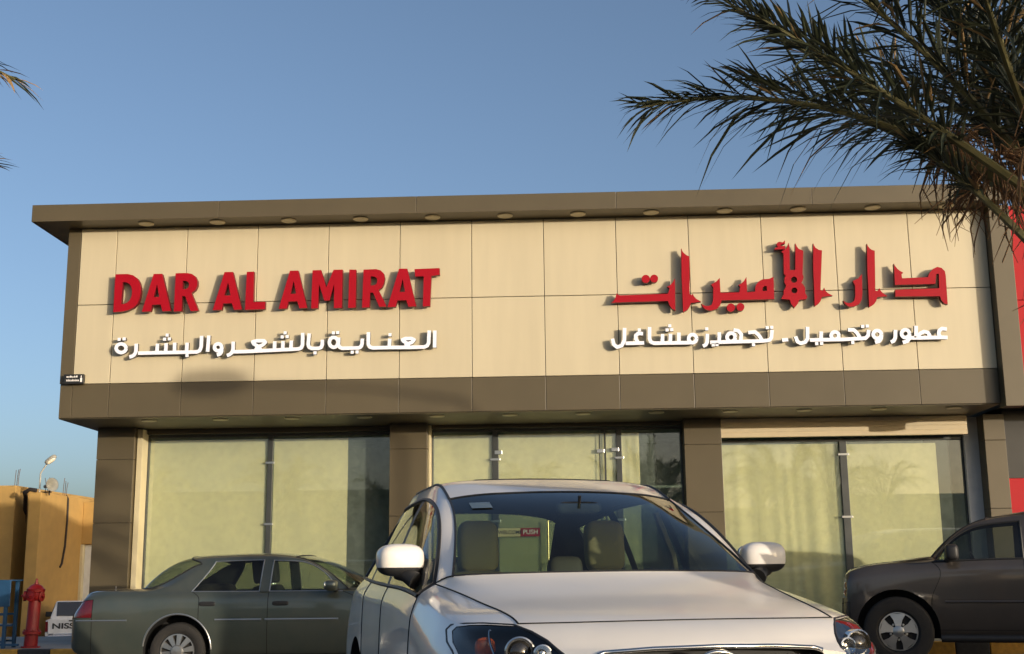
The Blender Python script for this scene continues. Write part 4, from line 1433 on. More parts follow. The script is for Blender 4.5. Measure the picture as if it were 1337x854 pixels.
        m.build('reflector', 'chrome', hd, world=False, smooth=50)
        m = MB()
        m.tube(pts, .005, 6)
        m.build('lamp_divider', 'chrome', hd, world=False, smooth=50)
        # outline seal
        m = MB()
        ed = project_poly(L, [(sd * a, b) for a, b in hl], .03, .002)[2]
        m.tube(ed + [ed[0]], .006, 6, 0, False)
        m.build('lamp_seal', 'black', hd, world=False)
    # mirrors
    for sd in (1, -1):
        c = Vector((-.78, sd * .968, 1.272))
        rot = Matrix.Rotation(sd * -.12, 3, 'Z')
        m = MB()
        a = MB()
        a.sellip(c, (.085, .118, .080), .66, 32, 20, rot=rot)
        for f in a.f:
            z = sum(a.v[i][2] for i in f) / len(f)
            x = sum((rot.inverted() @ (Vector(a.v[i]) - c)).x for i in f) / len(f)
            a.m[a.f.index(f)] = 1 if (z < c.z - .040) else 0
        mr = a.build('wing_mirror', ['white_paint', 'black'], T, world=False, smooth=60)
        m.sellip(c + Vector((-.075, 0, .004)), (.012, .108, .064), .6, 24, 12, rot=rot)
        m.build('mirror_glass', 'mirror', mr, world=False, smooth=60)
        m = MB()
        m.tube([(-.70, sd * .90, 1.17), (-.74, sd * .94, 1.20), (-.77, sd * .98, 1.215)], [.045, .038, .04], 12)
        m.build('mirror_arm', 'black', mr, world=False, smooth=60)
        # black sail at the foot of the window
        m = MB()
        pts = [L.side(x, z, sd)[0] + Vector((0, sd * .004, 0)) for x, z in ((-.60, 1.15), (-.82, 1.15), (-.84, 1.30), (-.72, 1.24))]
        inn = [p - Vector((0, sd * .02, 0)) for p in pts]
        m.add(pts + inn, [(0, 1, 2, 3), (7, 6, 5, 4), (0, 4, 5, 1), (1, 5, 6, 2), (2, 6, 7, 3), (3, 7, 4, 0)])
        m.build('mirror_base', 'black', mr, world=False)
        # door handles
        for x, z, dn in ((-1.56, 1.055, 'f'), (-2.46, 1.075, 'r')):
            m = MB()
            p0, n0 = L.side(x, z, sd)
            m.sellip(p0 + n0 * .028, (.095, .014, .017), .7, 20, 10)
            for q in (-.07, .07):
                pp, nn = L.side(x + q, z, sd)
                m.tube([pp, pp + nn * .028], .012, 8)
            m.build('door_handle', 'white_paint', made['door#' + dn + ('l' if sd > 0 else 'r')], world=False, smooth=60)
    for x in (0, -2.875):
        for sd in (1, -1):
            make_wheel(T, x, sd * .83, .37, .37, .255, sd, 'five')
    # cabin
    m = MB()
    m.box(-3.9, -.2, -.80, .80, .35, .42)
    m.box(-.62, -.55, -.80, .80, .42, 1.06)
    m.build('cabin_floor', 'cabin', T, world=False)
    m = MB()
    m.sellip((-.62, 0, 1.03), (.34, .80, .15), .35, 40, 14)
    m.sellip((-.78, .37, 1.12), (.12, .22, .07), .6, 20, 10)
    m.build('dashboard', 'dash', T, world=False, smooth=50)
    m = MB()
    tor = [(-.98 + .07 * math.sin(a), .38 + .185 * math.cos(a), 1.03 + .175 * math.sin(a)) for a in np.linspace(0, 2 * math.pi, 33)]
    m.tube(tor, .015, 8, 0, False)
    m.sellip((-.98, .38, 1.03), (.03, .07, .06), .7, 16, 10)
    m.tube([(-.98, .20, 1.03), (-.98, .56, 1.03)], .012, 8)
    m.tube([(-.97, .38, 1.03), (-.72, .38, .98)], .03, 8)
    m.build('steering_wheel', 'black', T, world=False, smooth=60)
    for y in (-.385, .385):
        cushion_seat(T, -1.56, y, .62, 'leather', hz=-.085)
    for y in (-.40, .40):
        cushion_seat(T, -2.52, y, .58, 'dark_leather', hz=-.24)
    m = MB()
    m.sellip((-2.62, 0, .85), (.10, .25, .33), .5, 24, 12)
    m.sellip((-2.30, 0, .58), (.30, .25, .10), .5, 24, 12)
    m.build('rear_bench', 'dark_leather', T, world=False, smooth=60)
    m = MB()
    m.sellip((-.92, .0, 1.535), (.018, .125, .036), .55, 24, 12)
    m.tube([(-.915, 0, 1.55), (-.90, 0, 1.60)], .009, 8)
    m.build('inner_mirror', 'black', T, world=False, smooth=60)
    for sd in (1, -1):                                      # belt straps on the B posts
        m = MB()
        m.tube([(-1.70, sd * .70, 1.55), (-1.68, sd * .79, 1.30), (-1.66, sd * .83, 1.02), (-1.62, sd * .83, .6)], .022, 6)
        m.build('belt_strap', 'belt', T, world=False, smooth=60)
    m = MB()
    vs, fs = [], []
    for j in range(5):
        for i in range(9):
            y = -.555 + .095 * i / 8
            z = 1.535 + .034 * j / 4
            h = L.front(y, z)
            vs.append(h[0] - h[1] * .006)
    fs = [(j * 9 + i, j * 9 + i + 1, (j + 1) * 9 + i + 1, (j + 1) * 9 + i) for j in range(4) for i in range(8)]
    m.add(vs, fs)
    m.build('permit_sticker', 'sticker', made['windshield'], world=False)
    return T, L
SUV, SUV_L = build_suv()

# ================================================================== grey-green saloon
def build_sedan():
    T = thing('saloon_car', 'grey green four door saloon parked side on in front of the left window', 'car', (-1.48, -2.30, 0), 0)
    def low(x, w=.985):
        return (x, .84, .20), (x, w - .035, .30), (x, w, .66)
    def st(x, l1, l2, l3, l4, l5, l6, l7, l8, l9, z0=.19):
        return [(x, 0, z0), l1, l2, l3, l4, l5, l6, l7, l8, l9]
    net = [
        st(1.00, (.96, .6, .28), (.94, .78, .34), (.92, .82, .56), (.90, .80, .66), (.90, .74, .70), (.92, .6, .72), (.94, .45, .73), (.98, .22, .73), (1.0, 0, .73), .28),
        st(.92, (.86, .74, .20), (.78, .92, .30), (.74, .95, .56), (.74, .93, .70), (.74, .86, .77), (.78, .72, .79), (.82, .55, .80), (.88, .28, .81), (.90, 0, .81)),
        st(.2, *low(.2), (.2, .965, .84), (.2, .90, .94), (.2, .76, .965), (.2, .58, .975), (.2, .3, .985), (.2, 0, .99)),
        st(-.72, *low(-.72), (-.72, .97, .90), (-.95, .90, 1.02), (-1.02, .84, 1.035), (-.90, .78, 1.045), (-.70, .4, 1.055), (-.64, 0, 1.055)),
        st(-1.5, *low(-1.5), (-1.5, .97, .93), (-1.5, .905, 1.025), (-1.52, .70, 1.375), (-1.57, .63, 1.425), (-1.54, .36, 1.447), (-1.53, 0, 1.452)),
        st(-1.83, *low(-1.83), (-1.83, .97, .93), (-1.83, .905, 1.025), (-1.83, .69, 1.39), (-1.83, .61, 1.45), (-1.83, .36, 1.48), (-1.83, 0, 1.487)),
        st(-1.95, *low(-1.95), (-1.95, .97, .93), (-1.95, .905, 1.025), (-1.95, .69, 1.395), (-1.95, .61, 1.455), (-1.95, .36, 1.485), (-1.95, 0, 1.492)),
        st(-2.66, *low(-2.66), (-2.66, .97, .935), (-2.77, .90, 1.03), (-2.55, .69, 1.38), (-2.57, .61, 1.442), (-2.57, .36, 1.473), (-2.57, 0, 1.48)),
        st(-2.92, *low(-2.92), (-2.92, .97, .94), (-2.95, .89, 1.035), (-2.72, .70, 1.355), (-2.86, .62, 1.415), (-2.90, .36, 1.445), (-2.92, 0, 1.452)),
        st(-3.5, *low(-3.5, .98), (-3.5, .955, .95), (-3.5, .87, 1.045), (-3.38, .78, 1.06), (-3.43, .68, 1.065), (-3.49, .36, 1.07), (-3.51, 0, 1.07)),
        st(-3.95, (-3.95, .84, .20), (-3.95, .93, .30), (-3.95, .965, .735), (-3.95, .94, .945), (-3.96, .85, 1.025), (-3.98, .76, 1.045), (-4.0, .6, 1.05), (-4.02, .3, 1.055), (-4.03, 0, 1.055)),
        st(-4.10, (-4.12, .76, .28), (-4.14, .90, .34), (-4.14, .93, .735), (-4.08, .905, .93), (-4.06, .82, 1.0), (-4.08, .74, 1.015), (-4.10, .58, 1.02), (-4.12, .3, 1.025), (-4.12, 0, 1.025), .28),
        st(-4.22, (-4.22, .66, .32), (-4.24, .80, .38), (-4.24, .82, .72), (-4.14, .80, .88), (-4.12, .74, .95), (-4.13, .66, .97), (-4.14, .5, .975), (-4.16, .25, .98), (-4.16, 0, .98), .32),
    ]
    ub = {j: (3, 9) for j in (7, 8, 9)}
    ub[6] = (3,)
    L = Loft(net, .05, ub, (5,), [4, 3, 6, 6, 4, 8, 4, 5, 6])
    def slot(s, v, sd):
        k = 'l' if sd > 0 else 'r'
        if v >= 7 and s == 3:
            return 'windshield'
        if v >= 6 and s == 8:
            return 'rearwin'
        if v >= 6 and s in (1, 2):
            return 'hood'
        if v >= 6 and s in (9, 10):
            return 'trunk'
        if v == 3 and s in (10, 11):
            return 'lamp_' + k
        if v == 5 and s in (3, 4):
            return 'win_front_' + k
        if v == 5 and s == 6:
            return 'win_rear_' + k
        if v in (2, 3, 4) and s in (3, 4):
            return 'door_front_' + k
        if v in (2, 3, 4) and s in (5, 6):
            return 'door_rear_' + k
        if v in (1, 2) and (s >= 10 or s == -2):
            return 'bumper'
        return 'body'
    cut = []
    for x in (0, -2.91):
        for sd in (1, -1):
            cut.append(wheel_cut(x, .36, .405, sd * .60, sd * 1.3))
    parts = {
        'body': (['body', 'arch'], ['green_paint', 'hub'], None), 'hood': (['hood'], ['green_paint'], None), 'trunk_lid': (['trunk'], ['green_paint'], None),
        'rear_bumper': (['bumper'], ['green_paint'], None), 'windshield': (['windshield'], ['carglass'], None), 'rear_window': (['rearwin'], ['sideglass'], None),
    }
    for k in 'lr':
        parts['door#f' + k] = (['door_front_' + k], ['green_paint'], None)
        parts['door#r' + k] = (['door_rear_' + k], ['green_paint'], None)
        parts['side_window#f' + k] = (['win_front_' + k], ['sideglass'], None)
        parts['side_window#r' + k] = (['win_rear_' + k], ['privacyglass'], None)
        parts['tail_light#' + k] = (['lamp_' + k], ['redlens'], None)
    isw = lambda n: n.startswith('win_')
    seams = {
        'chrome': (lambda a, b: isw(a) != isw(b), .0075),
        'gasket': (lambda a, b: ('windshield' in (a, b) or 'rearwin' in (a, b)), .010),
        'gap': (lambda a, b: not isw(a) and not isw(b) and 'arch' not in (a, b), .004),
    }
    made, sm = split_body(L, slot, cut, parts, T, seams)
    for sd in (1, -1):
        sm[('chrome', sd)][0].build('window_trim', 'alu', T, world=False)
    sm['gasket'][0].build('window_gasket', 'black', made['windshield'], world=False)
    sm['gap'][0].build('panel_gap', 'seam', made['body'], world=False)
    def strip(name, par, pts, sd, r, matn, flat=.5):
        m = MB()
        P = []
        for x, z in pts:
            h, n = L.side(x, z, sd)
            if h is not None:
                P.append(h + n * r * .4)
        m.tube(P, r, 8)
        return m.build(name, matn, par, world=False, smooth=60)
    for sd in (1, -1):
        k = 'l' if sd > 0 else 'r'
        strip('moulding', made['door#f' + k], [(x, .70) for x in np.linspace(-.98, -1.86, 14)], sd, .014, 'alu')
        strip('moulding', made['door#r' + k], [(x, .70) for x in np.linspace(-1.90, -2.46, 10)], sd, .014, 'alu')
        strip('moulding', made['rear_bumper'], [(x, .70) for x in np.linspace(-3.52, -4.16, 14)], sd, .012, 'alu')
        strip('arch_lip', T, [(-2.91 + .41 * math.cos(a), .36 + .41 * math.sin(a)) for a in np.linspace(.0, math.pi - .1, 30)], sd, .012, 'alu')
        for x, z, dn in ((-1.68, .885, 'f'), (-2.56, .885, 'r')):
            p, n = L.side(x, z, sd)
            m = MB()
            m.sellip(p + n * .002, (.10, .010, .028), .5, 20, 10, 1)
            m.sellip(p + n * .014 + Vector((0, 0, .018)), (.10, .010, .010), .6, 20, 10, 0)
            m.sellip(p + n * .014 + Vector((0, 0, -.014)), (.075, .010, .012), .6, 16, 10, 2)
            m.build('door_handle', ['chrome', 'black', 'green_paint'], made['door#' + dn + k], world=False, smooth=60)
        m = MB()
        c = Vector((-1.06, sd * 1.03, 1.085))
        m.sellip(c, (.075, .10, .065), .6, 24, 14)
        m.tube([(-1.02, sd * .88, 1.03), (-1.05, sd * .98, 1.06)], .03, 10, 1)
        mr = m.build('wing_mirror', ['green_paint', 'black'], T, world=False, smooth=60)
        m = MB()
        m.sellip(c + Vector((-.068, 0, 0)), (.012, .086, .052), .5, 20, 10)
        m.build('mirror_glass', 'mirror', mr, world=False, smooth=60)
        m = MB()
        m.obox(L.side(-1.89, 1.2, sd)[0] - Vector((0, sd * .005, 0)), (.055, 0, 0), (0, sd * .104, -.17), (0, .012, .008))
        m.build('door_post', 'green_paint', made['body'], world=False)
        if sd > 0:
            continue
    m = MB()                                                 # aerial on the rear wing
    h, n = L.top(-3.72, -.84)
    m.tube([h, h + Vector((0, 0, .06))], .006, 6)
    m.build('aerial', 'black', T, world=False)
    for x in (0, -2.91):
        for sd in (1, -1):
            make_wheel(T, x, sd * .85, .335, .335, .215, sd, 'multi', .21)
    m = MB()
    m.box(-3.3, -.7, -.82, .82, .3, .36)
    m.sellip((-.98, 0, .93), (.30, .80, .12), .4, 30, 12)
    m.build('cabin_floor', 'cabin', T, world=False, smooth=50)
    for y in (-.40, .40):
        cushion_seat(T, -1.90, y, .50, 'cabin', hz=-.06)
    m = MB()
    m.sellip((-2.72, 0, .80), (.12, .72, .32), .4, 24, 12)
    m.sellip((-2.45, 0, .52), (.30, .72, .10), .4, 24, 12)
    m.build('rear_bench', 'cabin', T, world=False, smooth=50)
    m = MB()
    tor = [(-1.32 + .06 * math.sin(a), .40 + .185 * math.cos(a), .93 + .175 * math.sin(a)) for a in np.linspace(0, 2 * math.pi, 25)]
    m.tube(tor, .014, 8, 0, False)
    m.tube([(-1.32, .22, .93), (-1.32, .58, .93)], .012, 8)
    m.tube([(-1.32, .40, .93), (-1.05, .40, .88)], .025, 8)
    m.build('steering_wheel', 'black', T, world=False, smooth=60)
    return T, L
SED, SED_L = build_sedan()

# ================================================================== dark full-size SUV on the right
def build_bigsuv():
    T = thing('large_suv', 'dark bronze full size SUV cut by the right edge, facing left', 'car', (4.652, -1.252, .0), math.pi - R(17))
    def low(x, w=.99):
        return (x, .86, .34), (x, w - .03, .46), (x, w, .80)
    def st(x, l1, l2, l3, l4, l5, l6, l7, l8, l9, z0=.34):
        return [(x, 0, z0), l1, l2, l3, l4, l5, l6, l7, l8, l9]
    net = [
        st(.74, (.72, .6, .42), (.70, .78, .48), (.67, .84, .78), (.64, .85, 1.02), (.62, .82, 1.12), (.62, .68, 1.145), (.63, .5, 1.155), (.64, .25, 1.16), (.65, 0, 1.16), .42),
        st(.66, (.62, .80, .36), (.59, .93, .50), (.565, .955, .80), (.56, .945, 1.05), (.54, .90, 1.175), (.54, .77, 1.205), (.55, .58, 1.215), (.56, .3, 1.22), (.565, 0, 1.22)),
        st(.25, *low(.25), (.25, .975, 1.10), (.15, .93, 1.255), (.15, .80, 1.285), (.15, .60, 1.295), (.15, .3, 1.30), (.15, 0, 1.305)),
        st(-.42, *low(-.42), (-.55, .98, 1.16), (-.46, .925, 1.285), (-.50, .86, 1.32), (-.46, .78, 1.355), (-.46, .4, 1.365), (-.46, 0, 1.368)),
        st(-1.15, *low(-1.15), (-1.15, .98, 1.18), (-1.15, .925, 1.31), (-1.08, .76, 1.735), (-1.12, .69, 1.805), (-1.15, .4, 1.828), (-1.16, 0, 1.834)),
        st(-1.52, *low(-1.52), (-1.52, .98, 1.18), (-1.52, .925, 1.315), (-1.52, .755, 1.775), (-1.52, .68, 1.855), (-1.52, .4, 1.895), (-1.52, 0, 1.905)),
        st(-1.66, *low(-1.66), (-1.66, .98, 1.18), (-1.66, .925, 1.315), (-1.66, .755, 1.78), (-1.66, .68, 1.865), (-1.66, .4, 1.912), (-1.66, 0, 1.922)),
        st(-2.62, *low(-2.62), (-2.62, .98, 1.18), (-2.62, .925, 1.315), (-2.62, .755, 1.78), (-2.62, .68, 1.87), (-2.62, .4, 1.93), (-2.62, 0, 1.94)),
        st(-2.74, *low(-2.74), (-2.74, .98, 1.18), (-2.74, .925, 1.315), (-2.74, .755, 1.78), (-2.74, .68, 1.87), (-2.74, .4, 1.93), (-2.74, 0, 1.94)),
        st(-3.80, *low(-3.80), (-3.80, .97, 1.18), (-3.80, .91, 1.315), (-3.75, .745, 1.76), (-3.75, .67, 1.85), (-3.78, .4, 1.91), (-3.80, 0, 1.92)),
        st(-4.10, (-4.10, .80, .40), (-4.12, .92, .5), (-4.12, .95, .8), (-4.10, .93, 1.18), (-4.08, .86, 1.31), (-3.98, .72, 1.72), (-3.98, .64, 1.80), (-4.0, .4, 1.85), (-4.02, 0, 1.86), .4),
        st(-4.20, (-4.2, .7, .46), (-4.22, .82, .55), (-4.22, .84, .8), (-4.18, .83, 1.15), (-4.16, .76, 1.28), (-4.08, .62, 1.64), (-4.08, .5, 1.70), (-4.1, .3, 1.74), (-4.1, 0, 1.75), .46),
    ]
    ub = {j: (3,) for j in (6, 7, 8, 9)}
    L = Loft(net, .055, ub, (5,), [4, 3, 6, 6, 4, 8, 4, 5, 6])
    def slot(s, v, sd):
        k = 'l' if sd > 0 else 'r'
        if v >= 7 and s == 3:
            return 'windshield'
        if v >= 6 and s in (1, 2):
            return 'hood'
        if v == 5 and s in (3, 4):
            return 'win_front_' + k
        if v == 5 and s == 6:
            return 'win_rear_' + k
        if v == 5 and s == 8:
            return 'win_quarter_' + k
        if v in (2, 3, 4) and s in (3, 4):
            return 'door_front_' + k
        if v in (2, 3, 4) and s in (5, 6):
            return 'door_rear_' + k
        if v in (1, 2) and s in (0, -1):
            return 'bumper'
        return 'body'
    cut = [wheel_cut(x, .455, .50, sd * .58, sd * 1.3) for x in (0, -2.946) for sd in (1, -1)]
    hl = [(.86, 1.115), (.92, 1.08), (.945, .98), (.93, .86), (.86, .85), (.62, .88), (.60, 1.10)]
    lens = {}
    for sd in (1, -1):
        lens[sd] = project_poly(L, [(sd * a, b) for a, b in hl], .03, .003)
        back, fr = [], []
        for a, b in hl:
            h, n = L.front(sd * a, b)
            back.append(Vector(((h.x if h else .5) - .07, sd * a * .98, b)))
            fr.append(Vector((1.5, sd * a, b)))
        cut.append(prism_mesh(back, fr, 'lamp_pocket'))
    parts = {'body': (['body', 'arch', 'lamp_pocket'], ['brown_paint', 'hub', 'rim'], None), 'hood': (['hood'], ['brown_paint'], None), 'front_bumper': (['bumper'], ['brown_paint'], None),
             'windshield': (['windshield'], ['carglass'], None)}
    for k in 'lr':
        parts['door#f' + k] = (['door_front_' + k], ['brown_paint'], None)
        parts['door#r' + k] = (['door_rear_' + k], ['brown_paint'], None)
        parts['side_window#f' + k] = (['win_front_' + k], ['sideglass'], None)
        parts['side_window#r' + k] = (['win_rear_' + k], ['darkglass'], None)
        parts['side_window#q' + k] = (['win_quarter_' + k], ['darkglass'], None)
    isw = lambda n: n.startswith('win')
    seams = {'frame': (lambda a, b: isw(a) != isw(b), .014),
             'gap': (lambda a, b: not isw(a) and not isw(b) and 'arch' not in (a, b) and 'lamp_pocket' not in (a, b), .004)}
    made, sm = split_body(L, slot, cut, parts, T, seams)
    for sd in (1, -1):
        sm[('frame', sd)][0].build('window_trim', 'black', T, world=False)
    sm['gap'][0].build('panel_gap', 'seam', made['body'], world=False)
    for sd in (1, -1):
        k = 'l' if sd > 0 else 'r'
        m = MB()
        m.add(lens[sd][0], lens[sd][1])
        hd = m.build('headlight', 'lens', T, world=False, smooth=60)
        for y, z, rr, mt in ((.84, 1.0, .05, 'amber'), (.85, .91, .045, 'amber'), (.72, .98, .07, 'chrome')):
            h, n = L.front(sd * y, z)
            m = MB()
            m.sellip((h.x - .045, sd * y, z), (.03, rr, rr), .8, 18, 10)
            m.build('turn_lamp' if mt == 'amber' else 'reflector', mt, hd, world=False, smooth=60)
        m = MB()
        c = Vector((-.70, sd * 1.09, 1.40))
        m.sellip(c, (.08, .12, .10), .55, 24, 14)
        m.tube([(-.64, sd * .92, 1.31), (-.68, sd * 1.02, 1.34)], .04, 10)
        m.build('wing_mirror', 'black', T, world=False, smooth=60)
        for x, dn in ((-1.36, 'f'), (-2.46, 'r')):
            p, n = L.side(x, 1.13, sd)
            m = MB()
            m.sellip(p + n * .02, (.10, .018, .022), .6, 18, 10)
            m.build('door_handle', 'brown_paint', made['door#' + dn + k], world=False, smooth=60)
        for xs_, dn in (((-.58, -1.48), 'f'), ((-1.58, -2.55), 'r')):
            m = MB()
            m.tube([L.side(x, .80, sd)[0] for x in np.linspace(*xs_, 12)], .016, 8)
            m.build('moulding', 'brown_paint', made['door#' + dn + k], world=False, smooth=60)
        m = MB()
        m.tube([(-.5, sd * .93, .36), (-2.45, sd * .93, .36)], .05, 10)
        m.build('running_board', 'black', T, world=False, smooth=60)
        for x in (0, -2.946):
            make_wheel(T, x, sd * .86, .44, .425, .248, sd, 'five', .27, 5)
    m = MB()
    for z in (.80, .90, 1.0, 1.08):
        h = L.front(0, z)[0]
        m.tube([(L.front(a, z)[0].x + .004, a, z) for a in np.linspace(-.5, .5, 13)], .012, 6)
    m.build('grille', 'chrome', T, world=False, smooth=60)
    m = MB()
    m.box(-4.0, -.6, -.85, .85, .5, .56)
    m.sellip((-.72, 0, 1.18), (.30, .82, .14), .4, 30, 12)
    m.build('cabin_floor', 'cabin', T, world=False, smooth=50)
    for y in (-.42, .42):
        cushion_seat(T, -1.55, y, .80, 'cabin', hz=-.04)
    m = MB()
    tor = [(-1.0 + .08 * math.sin(a), .42 + .19 * math.cos(a), 1.22 + .18 * math.sin(a)) for a in np.linspace(0, 2 * math.pi, 25)]
    m.tube(tor, .015, 8, 0, False)
    m.tube([(-1.0, .23, 1.22), (-1.0, .61, 1.22)], .012, 8)
    m.tube([(-1.0, .42, 1.22), (-.8, .42, 1.16)], .025, 8)
    m.build('steering_wheel', 'black', T, world=False, smooth=60)
    return T
BIG = build_bigsuv()

# ================================================================== pickup far behind the saloon, seen from the rear
def build_pickup():
    T = thing('pickup_truck', 'white pickup truck far behind the saloon, tailgate lettered NISSAN', 'pickup', (-16.50, 24, -1.28), math.pi / 2 + .33)
    # local x forward (away from the viewer), y left; tailgate at x=0
    m = MB()
    for sd in (1, -1):
        m.box(.02, 1.9, sd * .80 - .04, sd * .80 + .04, .58, 1.10)
    m.box(.03, 1.9, -.76, .76, .56, .60)
    m.box(1.86, 1.9, -.76, .76, .6, 1.1)
    m.build('bed', 'pickup_paint', T, world=False, bevel=.02)
    m = MB()
    m.box(-.04, .018, -.74, .74, .66, 1.12)
    m.box(-.046, -.041, -.70, .70, .70, .74)
    tg = m.build('tailgate', 'pickup_paint', T, world=False, bevel=.015)
    m = MB()
    vs, fs = text_polys('NISSAN', .25, .007)
    m.add([(-.052 - v[2], -v[0] * 1.5, .90 + v[1]) for v in vs], fs)
    m.build('tailgate_lettering', 'ink', tg, world=False)
    m = MB()
    m.box(-.06, -.02, -.10, .10, 1.055, 1.10)
    m.build('tailgate_latch', 'black', tg, world=False, bevel=.008)
    for sd in (1, -1):
        m = MB()
        m.box(-.03, .06, sd * .80 - .045, sd * .80 + .045, .72, 1.06)
        m.build('tail_light', 'redlens', T, world=False, bevel=.01)
    m = MB()
    m.box(-.24, -.06, -.78, .78, .46, .60)
    m.box(-.26, -.08, -.30, .30, .42, .54, 1)
    m.build('rear_bumper', ['chrome', 'black'], T, world=False, bevel=.02)
    m = MB()
    prof = [(1.92, .56), (4.95, .56), (5.05, .80), (4.98, 1.02), (3.85, 1.14), (3.25, 1.66), (2.15, 1.70), (1.95, 1.14)]
    n = len(prof)
    vs = []
    for sd in (1, -1):
        for x, z in prof:
            w = .84 if z < 1.2 else .66
            vs.append((x, sd * w, z))
    fs = [tuple(range(n)), tuple(range(2 * n - 1, n - 1, -1))] + [(i, n + i, n + (i + 1) % n, (i + 1) % n) for i in range(n)]
    m.add(vs, fs)
    m.build('cab', 'pickup_paint', T, world=False, bevel=.05)
    m = MB()
    m.obox((2.03, 0, 1.42), (.085, 0, .24), (0, .62, 0), (.012, 0, -.004))
    m.build('rear_window', 'roofglass', T, world=False)
    for sd in (1, -1):
        m = MB()
        m.obox((2.75, sd * .755, 1.41), (.55, 0, 0), (0, -sd * .075, .21), (0, .01, .004))
        m.build('side_window', 'roofglass', T, world=False)
        m = MB()
        m.box(3.55, 3.68, sd * .98 - .12, sd * .98 + .12, 1.12, 1.30)
        m.build('wing_mirror', 'black', T, world=False, bevel=.02)
        for x in (1.0, 4.1):
            make_wheel(T, x, sd * .74, .35, .35, .21, sd, 'five', .2)
    return T
build_pickup()
# ------------------------------------------------------------------ palms
def bez(p0, pm, p2, n):
    p0, pm, p2 = map(Vector, (p0, pm, p2))
    c = pm * 2 - (p0 + p2) * .5
    return [p0 * (1 - t) ** 2 + c * 2 * t * (1 - t) + p2 * t * t for t in [i / n for i in range(n + 1)]]

def frond_mesh(par, p0, pm, p2, rng, world=False, n=64, leaf=.42, r0=.022, dry=0.06, start=.16, sag=.16, spread=1.0, name='frond'):
    P = bez(p0, pm, p2, 40)
    m = MB()
    m.tube(P, [r0 * (1 - .88 * i / 40) + .002 for i in range(41)], 6, 1)
    for i in range(n):
        t = start + (1 - start) * (i + rng.random() * .8) / n
        k = min(int(t * 40), 39)
        f = t * 40 - k
        o = P[k].lerp(P[k + 1], f)
        T = (P[k + 1] - P[k]).normalized()
        S = T.cross(Vector((0, 0, 1)))
        if S.length < .1:
            S = Vector((0, 1, 0))
        S.normalize()
        U = S.cross(T).normalized()
        prof = min(1, (t - start) / .18 + .35) * (1 - .62 * max(0, (t - .45) / .55) ** 1.4)
        for sd in (1, -1):
            ell = leaf * prof * rng.uniform(.62, 1.18)
            v = R(rng.choice([-42, -10, 18, 48, 72])) * spread + R(rng.uniform(-22, 22))
            a = R(60 - 34 * t + rng.uniform(-17, 17))
            d = (T * math.cos(a) + (S * sd * math.cos(v) + U * math.sin(v)) * math.sin(a)).normalized()
            w = (.0085 + .005 * rng.random()) * (1 - .35 * t)
            side = d.cross(Vector((rng.uniform(-.6, .6), rng.uniform(-.6, .6), 1))).normalized()
            g = Vector((0, 0, -1)) * ell * sag * (rng.uniform(.2, 1.8) if rng.random() < .86 else rng.uniform(2.5, 4.5))
            a0 = o
            a1 = o + d * ell * .35 + g * .10
            a2 = o + d * ell * .72 + g * .45
            a3 = o + d * ell + g
            mi = 2 if rng.random() < dry else 0
            keel = side.cross(d).normalized() * w * .45
            m.add([a0, a1 + side * w + keel, a1, a1 - side * w + keel, a2 + side * w * .72 + keel * .7, a2, a2 - side * w * .72 + keel * .7, a3],
                  [(0, 2, 1), (0, 3, 2), (1, 2, 5, 4), (2, 3, 6, 5), (4, 5, 7), (5, 6, 7)], mi)
    return m.build(name, ['frond', 'rachis', 'frond_dry'], par, world=world, fix=False)

def palm_trunk(par, x, y, z0, z1, r, rng, world=False):
    m = MB()
    n = int((z1 - z0) / .07)
    prof = []
    for i in range(n + 1):
        t = i / n
        rr = r * (1.15 - .2 * t) * (1 + .10 * (i % 2))
        prof.append((rr, (z1 - z0) * t))
    m.lathe((x, y, z0), (0, 0, 1), prof, 22)
    # old leaf bases spiralling up the trunk
    for i in range(int(9 * (z1 - z0) / .25)):
        a = i * 2.4
        z = z0 + (z1 - z0) * (i + .5) / (9 * (z1 - z0) / .25)
        c = Vector((x + r * 1.05 * math.cos(a), y + r * 1.05 * math.sin(a), z))
        o = Vector((math.cos(a), math.sin(a), 0))
        q = Vector((-math.sin(a), math.cos(a), 0))
        m.obox(c + o * .005, o * .028 + Vector((0, 0, .015)), q * .05, Vector((0, 0, .055)) + o * .026)
    return m.build('trunk', 'trunk', par, world=world, smooth=40)

def fibre_clump(par, c, rng, n=160, rad=.16, world=False):
    m = MB()
    c = Vector(c)
    for i in range(n):
        d = Vector((rng.gauss(0, 1), rng.gauss(0, 1), rng.gauss(.3, .8))).normalized()
        a = c + d * rad * .6
        b = c + d * rad * rng.uniform(1.0, 1.9) + Vector((0, 0, -rng.uniform(0, .2)))
        e = b + Vector((rng.uniform(-.12, .12), rng.uniform(-.12, .12), -rng.uniform(.02, .2)))
        m.tube([a, b, e], [.005, .004, .001], 4)
    return m.build('fibre', 'fibre', par, world=world)

def random_fronds(par, c, rng, azs, L, el, leaf, n, r0=.022, name='frond'):
    c = Vector(c)
    for a in azs:
        e = R(el(rng))
        ln = L * rng.uniform(.85, 1.12)
        h = Vector((math.cos(a), math.sin(a), 0))
        tip = c + h * ln * math.cos(e) + Vector((0, 0, ln * math.sin(e) - ln * .18))
        mid = c + h * ln * .5 * math.cos(e * .9) + Vector((0, 0, ln * .58 * math.sin(e + .25)))
        frond_mesh(par, c + h * .10, mid, tip, rng, n=n, leaf=leaf, r0=r0)

